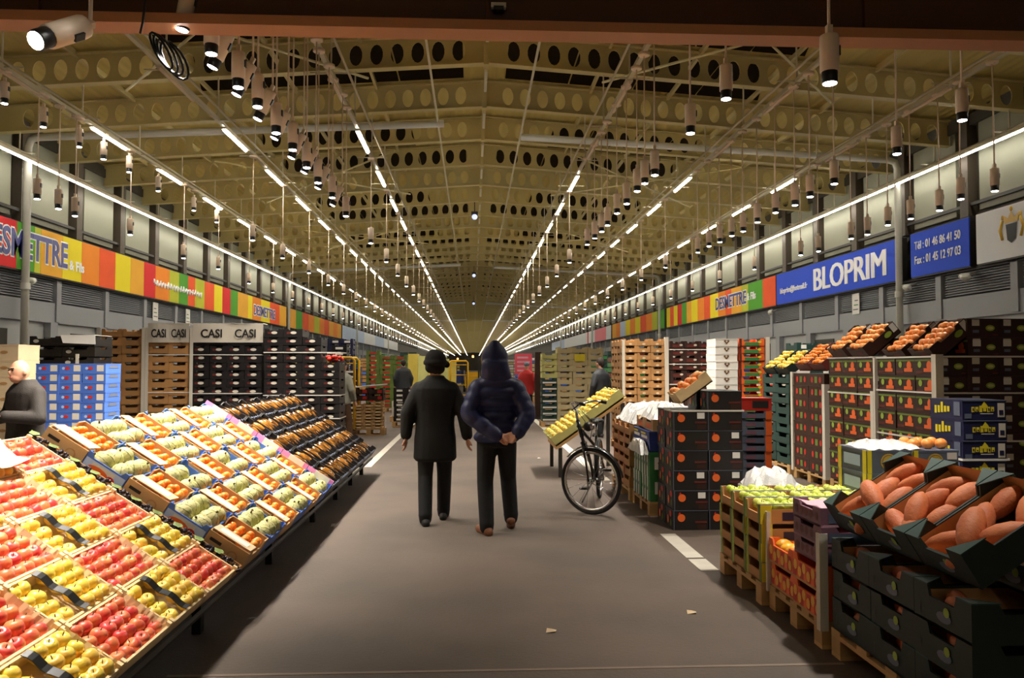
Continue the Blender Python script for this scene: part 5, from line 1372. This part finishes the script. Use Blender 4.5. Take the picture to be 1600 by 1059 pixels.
def person(label, loc, rot, H, legs, arms, coat, trous, shoe, hem=.72, bulk=1.0, puff=False, head=(0, 0, 0), hair=None, hat=None, vox=.012, skin='skin', face=False, lean=0, fingers=True, coat_name='coat'):
    """legs: per side ((hip dx),(knee),(ankle),(toe dir)) ; arms: per side [shoulder, elbow, wrist], local metres for a 1.75 m figure, facing +Y"""
    s = H / 1.75
    # --- body (skin): head, neck, trunk, limbs, hands in one surface
    b = MB()
    hx, hy, hz = head; HC = Vector((hx, .02 + hy, 1.625 + hz))
    b.sph(HC, (.076, .096, .116), 'skin', 18, 12); b.sph(HC + Vector((0, .03, -.06)), (.058, .068, .06), 'skin', 14, 8)
    b.sph(HC + Vector((0, .098, -.012)), (.014, .022, .024), 'skin', 10, 6); b.sph(HC + Vector((0, .07, .028)), (.05, .03, .012), 'skin', 10, 6)
    for sx in (-1, 1): b.sph(HC + Vector((sx * .079, -.005, -.008)), (.012, .022, .032), 'skin', 10, 6)
    limb(b, [(hx * .3, -.01, 1.44), HC + Vector((0, -.02, -.06))], [.062, .055])
    rings(b, [(0, 0, .86, .13, .09), (0, 0, 1.0, .13, .09), (0, lean * .3, 1.15, .125, .085), (0, lean * .6, 1.3, .15, .095), (0, lean, 1.42, .14, .075), (0, lean, 1.47, .06, .05)])
    for A in arms:
        limb(b, A['p'], [.05, .04, .028]); 
        if fingers: hand(b, A['p'][2], A['d'], A['s'], A.get('curl', .6), A.get('up'))
        else: limb(b, [A['p'][2], Vector(A['p'][2]) + Vector(A['d']).normalized() * .12], [.03, .035])
    for Lg in legs: limb(b, Lg['p'][:3], [.075, .052, .036])
    body = fused('person', b, vox * .62 if fingers else vox, skin)
    body.location = loc; body.rotation_euler = (0, 0, rot); body.scale = (s, s, s)
    tag(body, label, 'person')
    if face:
        for sx in (-1, 1):
            e = MB(); e.sph(HC + Vector((sx * .031, .09, .012)), (.011, .006, .007), 'eye', 10, 6); e.obj('eye', body)
            e = MB(); e.tube([HC + Vector((sx * .014, .098, .03)), HC + Vector((sx * .048, .088, .032))], .005, 'hair', 6); e.obj('eyebrow', body)
        e = MB(); e.tube([HC + Vector((-.022, .096, -.058)), HC + Vector((0, .101, -.06)), HC + Vector((.022, .096, -.058))], .005, 'lips', 6); e.obj('mouth', body)
    # --- coat
    b = MB(); k = bulk
    prof = [(hem - .03, .165, .12), (hem, .19, .14), (.86, .185, .135), (1.0, .17, .125), (1.14, .172, .125), (1.28, .19, .132), (1.38, .192, .125), (1.44, .15, .1), (1.485, .09, .08), (1.515, .075, .075)]
    prof = [p for p in prof if p[0] <= hem or p[0] > hem + .03]
    if puff:
        rs = []; z = hem
        def at(zz):
            for a, c in zip(prof, prof[1:]):
                if a[0] <= zz <= c[0]:
                    u = (zz - a[0]) / (c[0] - a[0]); return a[1] + (c[1] - a[1]) * u, a[2] + (c[2] - a[2]) * u
            return prof[-1][1:]
        while z < 1.47:
            q = .80 + .23 * abs(math.sin((z - hem) * math.pi / .105)) ** .7
            rx, ry = at(z); rs.append((0, lean * max(0, (z - .9) / .5), z, rx * k * q, ry * k * q)); z += .0119
        rings(b, rs)
    else: rings(b, [(0, lean * max(0, (z - .9) / .5), z, rx * k, ry * k) for z, rx, ry in prof])
    for A in arms:
        P = [Vector(p) for p in A['p']]
        if puff:
            tot = 26
            for i in range(tot + 1):
                u = i / tot * 2; p = P[0].lerp(P[1], min(u, 1)) if u <= 1 else P[1].lerp(P[2], min(u - 1, .93))
                r = (.082 - .026 * i / tot) * k * (.82 + .24 * abs(math.sin(i * math.pi / 4.3)) ** .6); b.sph(p, r, 'skin', 12, 8)
        else: limb(b, [P[0], P[1], P[1].lerp(P[2], .93)], [.074 * k, .064 * k, .052 * k])
    c = fused(coat_name, b, vox, coat, body, 1 if puff else 4)
    # --- trousers
    b = MB(); rings(b, [(0, 0, .80, .155, .115), (0, 0, .9, .165, .12), (0, 0, 1.0, .15, .11)])
    for Lg in legs:
        P = [Vector(p) for p in Lg['p']]; hp = Vector((P[0].x, P[0].y, .86))
        limb(b, [hp, P[1], P[2] + Vector((0, 0, .02))], [.1, .078, .07], 14); limb(b, [P[2] + Vector((0, 0, .02)), P[2] + Vector((0, 0, -.02))], [.072, .066])
    fused('trousers', b, vox, trous, body, 3)
    # --- shoes
    for Lg in legs:
        A = Vector(Lg['p'][2]); t = Vector(Lg['t']).normalized(); lat = Vector((t.y, -t.x, 0)).normalized()
        b = MB(); heel = A + Vector((0, 0, -.06)) - t * .05; ball = heel + t * .19; toe = heel + t * .24
        limb(b, [A, heel], [.05, .042]); limb(b, [heel, ball, toe], [.042, .046, .036])
        o = fused('shoe', b, .011, shoe, body, 2)
    # --- headwear
    if hair:
        b = MB(); b.sph(HC + Vector((0, -.018, .022)), (.086, .098, .108), 'skin', 18, 12); limb(b, [HC + Vector((0, -.06, -.02)), HC + Vector((0, -.05, -.075))], [.055, .04]); fused('hair', b, .012, hair, body)
    if hat == 'fur':
        b = MB(); b.sph(HC + Vector((0, -.01, .055)), (.112, .125, .105), 'skin', 18, 12)
        pts = [HC + Vector((.103 * math.cos(a) , -.01 + .118 * math.sin(a), .02)) for a in [2 * math.pi * i / 20 for i in range(20)]]
        b.tube(pts, .026, 'skin', 8, closed=True); limb(b, [HC + Vector((.06, .0, .03)), HC + Vector((.12, .03, .0))], [.05, .035]); b.sph(HC + Vector((-.02, -.02, .13)), (.05, .05, .03), 'skin', 10, 6)
        limb(b, [HC + Vector((-.05, -.06, -.03)), HC + Vector((.04, -.06, -.04))], [.06, .06]); fused('fur_hat', b, .011, 'hat_black', body, 1)
    if hat == 'hood':
        b = MB(); b.sph(HC + Vector((0, -.02, .0)), (.128, .135, .15), 'skin', 20, 14); b.sph(HC + Vector((0, -.03, .1)), (.07, .08, .075), 'skin', 14, 8); rings(b, [(hx * .4, -.01, 1.40, .15, .11), (hx * .4, -.02, 1.44, .15, .12), (hx * .5, -.02, 1.49, .14, .13), (hx, -.02, 1.55, .13, .13), (hx, -.02, 1.6, .122, .12)]); fused('hood', b, .012, coat, body, 4)
        pts = [HC + Vector((.098 * math.cos(a), .075 + .01 * math.sin(a), -.01 + .135 * math.sin(a))) for a in [2 * math.pi * i / 22 for i in range(22)]]
        b = MB(); b.tube(pts, .028, 'fur', 8, closed=True); b.obj('fur_trim', body)
    if hat == 'cap':
        b = MB(); b.sph(HC + Vector((0, -.008, .05)), (.09, .108, .08), 'skin', 16, 10); limb(b, [HC + Vector((0, .06, .045)), HC + Vector((0, .14, .035))], [.05, .03]); fused('cap', b, .012, 'cap_grey', body)
    return body
def leg(x, hipy, knee, ankle, toe): return {'p': [(x, hipy, .9), knee, ankle], 't': toe}
# woman in the black coat, mid-stride, walking away
person('person in black coat and black fur hat walking away down the aisle', (-.37, 7.86, 0), R(4), 1.66,
    [leg(-.09, 0, (-.10, -.03, .48), (-.10, -.16, .085), (-.12, 1, 0)), leg(.09, 0, (.10, .10, .49), (.095, .16, .085), (.12, 1, 0))],
    [{'p': [(-.165, 0, 1.365), (-.285, -.03, 1.13), (-.30, -.03, .89)], 'd': (0, .1, -1), 's': -1, 'up': (-1, .2, 0)}, {'p': [(.165, 0, 1.365), (.29, -.05, 1.13), (.33, -.04, .88)], 'd': (.1, .1, -1), 's': 1, 'up': (1, .2, 0)}],
    'coat_black', 'trouser_black', 'shoe_black', hem=.66, bulk=1.17, hat='fur', hair='hair', vox=.013)
# man in the navy puffer jacket, hands clasped behind
person('person in navy hooded puffer jacket with hands clasped behind the back', (.22, 7.36, 0), R(3), 1.72,
    [leg(-.09, 0, (-.11, -.02, .48), (-.10, -.1, .085), (-.35, 1, 0)), leg(.09, 0, (.12, .12, .49), (.145, .1, .13), (.1, 1, -.42))],
    [{'p': [(-.165, -.02, 1.36), (-.275, -.11, 1.11), (.0, -.215, .905)], 'd': (1, -.15, -.15), 's': 1, 'up': (0, -1, .2), 'curl': .9}, {'p': [(.165, -.02, 1.36), (.285, -.11, 1.11), (.17, -.205, .93)], 'd': (-1, -.25, -.35), 's': -1, 'up': (0, -1, .2), 'curl': .9}],
    'navy_puffer', 'jean_dark', 'shoe_brown', hem=.84, bulk=1.16, puff=True, hat='hood', head=(-.015, .03, 0), vox=.0125, coat_name='puffer_jacket')
# bald man behind the stand, looking down, reaching with his arm
person('bald person in dark brown jacket behind the apple display', (-4.2, 7.7, 0), R(150), 1.62,
    [leg(-.09, 0, (-.1, .02, .48), (-.1, 0, .085), (0, 1, 0)), leg(.09, 0, (.1, .02, .48), (.1, 0, .085), (0, 1, 0))],
    [{'p': [(-.165, 0, 1.365), (-.28, .04, 1.13), (-.12, .30, 1.16)], 'd': (.6, 1, .1), 's': -1, 'up': (0, 0, 1)}, {'p': [(.165, 0, 1.365), (.29, .0, 1.14), (.2, .27, 1.1)], 'd': (-.5, 1, 0), 's': 1, 'up': (0, 0, 1)}],
    'jacket_brown', 'trouser_black', 'shoe_black', hem=.76, bulk=1.15, head=(0, .05, -.03), face=True, vox=.014)
# man in grey jumper by the black crates
person('person in grey jumper and brown trousers beside the black crates', (-2.62, 16.1, 0), R(-30), 1.66,
    [leg(-.09, 0, (-.1, .04, .48), (-.1, -.1, .085), (0, 1, 0)), leg(.09, 0, (.1, .1, .48), (.1, .14, .085), (0, 1, 0))],
    [{'p': [(-.165, 0, 1.365), (-.27, -.02, 1.12), (-.26, .1, .9)], 'd': (0, .4, -1), 's': -1, 'up': (-1, 0, 0)}, {'p': [(.165, 0, 1.365), (.27, -.02, 1.12), (.25, .1, .9)], 'd': (0, .4, -1), 's': 1, 'up': (1, 0, 0)}],
    'jumper_grey', 'trouser_brown', 'shoe_black', hem=.84, bulk=1.05, hair='hair', vox=.018, fingers=False, coat_name='jumper')
STD_LEGS = [leg(-.09, 0, (-.1, .02, .48), (-.1, -.06, .085), (0, 1, 0)), leg(.09, 0, (.1, .06, .48), (.1, .1, .085), (0, 1, 0))]
STD_ARMS = [{'p': [(-.165, 0, 1.365), (-.27, -.02, 1.13), (-.25, .06, .9)], 'd': (0, .3, -1), 's': -1}, {'p': [(.165, 0, 1.365), (.27, -.02, 1.13), (.25, .06, .9)], 'd': (0, .3, -1), 's': 1}]
person('person in dark work jacket standing by the yellow wrapped load', (-2.28, 26.2, 0), R(15), 1.76, STD_LEGS, STD_ARMS, 'jacket_dark', 'trouser_black', 'shoe_black', hem=.8, bulk=1.15, hair='hair', vox=.025, fingers=False, coat_name='jacket')
person('person in red jacket and grey cap beyond the puffer jacket', (1.62, 23.9, 0), R(-20), 1.66, STD_LEGS, STD_ARMS, 'jacket_red', 'trouser_black', 'shoe_black', hem=.75, bulk=1.15, hat='cap', vox=.025, fingers=False, coat_name='jacket')
person('person in dark clothes between pale crates and brown trays', (2.78, 17.2, 0), R(40), 1.72, STD_LEGS, STD_ARMS, 'jacket_dark', 'trouser_black', 'shoe_black', hem=.8, bulk=1.05, hair='hair', vox=.022, fingers=False, coat_name='jacket')

# ================================================================== BICYCLE
bk = thing('bicycle', 'dark bicycle with turned front wheel parked in the aisle', 'bicycle', (1.22, 8.2, 0), (0, 0, R(-14)))
# local: frame runs back along +Y; front wheel turned about the steering axis
WRr = .34
def wheel(parent, T):
    def ring(r, rr, m, n=40, k=8):
        b = MB(); b.tube([(0, r * math.cos(2*math.pi*i/n), r * math.sin(2*math.pi*i/n)) for i in range(n)], rr, m, k, closed=True); return b
    o = ring(WRr - .014, .018, 'tyre').obj('tyre', parent); o.matrix_local = T
    o2 = ring(WRr - .044, .017, 'chrome').obj('rim', parent); o2.matrix_local = T
    b = ring(WRr - .022, .0195, 'tyre_wall', 40, 6); 
    for i in range(18):
        a = 2 * math.pi * i / 18; sx = .03 if i % 2 else -.03
        b2 = MB(); b2.tube([(sx, .02 * math.cos(a + .6), .02 * math.sin(a + .6)), (0, (WRr - .05) * math.cos(a), (WRr - .05) * math.sin(a))], .0022, 'chrome', 4); s_ = b2.obj('spoke', parent); s_.matrix_local = T
    b3 = MB(); b3.tube([(-.05, 0, 0), (.05, 0, 0)], .022, 'chrome', 10); b3.obj('hub', parent).matrix_local = T
STE = Matrix.Translation((0, 0, WRr)) @ Matrix.Rotation(R(70), 4, 'Z')
fw = place('front_wheel', None, bk); wheel(fw, STE)
rw = place('rear_wheel', None, bk); wheel(rw, Matrix.Translation((0, 1.05, WRr)))
# fork and mudguard follow the steering
SA = Matrix.Translation((0, 0, WRr)) @ Matrix.Rotation(R(70), 4, 'Z')
b = MB()
for sx in (-.055, .055): b.tube([(sx, 0, 0), (sx, .03, .2), (sx * .8, .08, .39)], .012, 'frame_black', 8)
b.tube([(-.05, .08, .39), (.05, .08, .39)], .016, 'frame_black', 8); b.tube([(0, .08, .38), (0, .15, .62)], .018, 'frame_black', 8)
b.obj('fork', bk).matrix_local = SA
b = MB(); n = 16; vs = []
for i in range(n + 1):
    a = R(40) + R(130) * i / n; r = WRr + .022
    vs += [(-.028, r * math.cos(a), r * math.sin(a) - .008), (0, r * math.cos(a) * 1.02, r * math.sin(a) * 1.02), (.028, r * math.cos(a), r * math.sin(a) - .008)]
b.add(vs, [q for i in range(n) for q in ((3*i, 3*i+1, 3*i+4, 3*i+3), (3*i+1, 3*i+2, 3*i+5, 3*i+4))], 'frame_black', True); b.obj('mudguard', bk).matrix_local = SA
head = SA @ Vector((0, .15, .62)); hb = SA @ Vector((0, .1, .45))
b = MB(); b.tube([hb, head], .022, 'frame_black', 10)
bb = Vector((.0, .5, .29)); st_ = Vector((0, .62, .75)); ra = Vector((0, 1.05, WRr))
for p, q in ((head + Vector((0, .02, -.06)), st_ + Vector((0, -.02, -.12))), (hb, bb), (bb, st_)): b.tube([p, q], .017, 'frame_black', 8)
for sx in (-.06, .06): b.tube([bb + Vector((sx * .6, 0, 0)), ra + Vector((sx, 0, 0))], .01, 'frame_black', 6); b.tube([st_ + Vector((sx * .3, 0, -.12)), ra + Vector((sx, 0, 0))], .009, 'frame_black', 6)
b.obj('frame', bk)
b = MB(); b.tube([st_ + Vector((0, 0, -.02)), st_ + Vector((0, .03, .14))], .013, 'chrome', 8); b.obj('seat_post', bk)
b = MB(); b.sph(st_ + Vector((0, .06, .17)), (.085, .1, .03), 'black_metal', 14, 8); b.sph(st_ + Vector((0, -.06, .165)), (.035, .11, .025), 'black_metal', 12, 8); b.obj('saddle', bk)
b = MB(); S = lambda x, y, z: SA @ Vector((x, y, z))
b.tube([S(0, .15, .6), S(0, .17, .74)], .014, 'chrome', 8); b.tube([S(-.26, -.05, .80), S(-.24, .06, .82), S(-.16, .14, .80), S(0, .18, .74), S(.16, .14, .80), S(.24, .06, .82), S(.26, -.05, .80)], .012, 'chrome', 8); hbar = b.obj('handlebar', bk)
for sx in (-1, 1): b = MB(); b.tube([S(sx * .262, -.06, .80), S(sx * .256, -.0, .81)], .018, 'black_metal', 8); b.tube([S(sx * .25, .01, .8), S(sx * .23, .1, .74)], .007, 'black_metal', 6); b.obj('grip', hbar)
b = MB(); b.sph(S(0, .03, .56), (.05, .05, .05), 'black_metal', 12, 8); b.sph(S(.0, -.015, .56), (.035, .035, .035), 'chrome', 10, 6); b.obj('front_lamp', bk)
b = MB(); b.tube([S(.03, .12, .72), S(.06, .0, .6), S(.03, .02, .42)], .004, 'black_metal', 5); b.tube([S(-.05, .13, .72), S(-.09, .02, .62), S(-.02, .08, .4)], .004, 'black_metal', 5); b.obj('brake_cable', bk)
b = MB(); b.rev([(.085, -.004), (.09, 0), (.085, .004)], 20, 'dark_metal', TR(.05, bb.y, bb.z) @ Matrix.Rotation(R(90), 4, 'Y')); b.tube([bb + Vector((-.09, 0, 0)), bb + Vector((-.09, .12, -.12))], .01, 'chrome', 6); b.tube([bb + Vector((.09, 0, 0)), bb + Vector((.09, -.12, .12))], .01, 'chrome', 6); b.tube([bb + Vector((-.09, 0, 0)), bb + Vector((.09, 0, 0))], .012, 'chrome', 6); b.obj('crank', bk)
for sx, dy, dz in ((-1, .12, -.12), (1, -.12, .12)): b = MB(); p = bb + Vector((sx * .14, dy, dz)); b.box(p - Vector((.045, .04, .012)), p + Vector((.045, .04, .012)), 'black_metal'); b.obj('pedal', bk)
b = MB(); b.tube([bb + Vector((-.03, .08, -.02)), Vector((-.16, .62, .01))], .009, 'chrome', 6); b.obj('kickstand', bk)
# litter specks on the floor
for k, (x, y) in enumerate(((-.2, 3.4), (.45, 4.6), (1.35, 4.9), (1.1, 13.2))):
    b = MB(); b.add([(-.03, -.02, .0), (.025, -.025, .008), (.035, .02, .002), (-.02, .03, .01), (0, 0, .016)], [(0,1,4),(1,2,4),(2,3,4),(3,0,4)], 'off_white' if k == 3 else 'carton_pale')
    tag(b.obj('paper_scrap', None, (x, y, 0.001)), ['tiny pale scrap on the floor near the bottom centre', 'tiny pale scrap on floor ahead of the walkers', 'tiny pale scrap near the green apple pallet', 'white paper scrap far up the aisle beyond bicycle'][k], 'scrap')
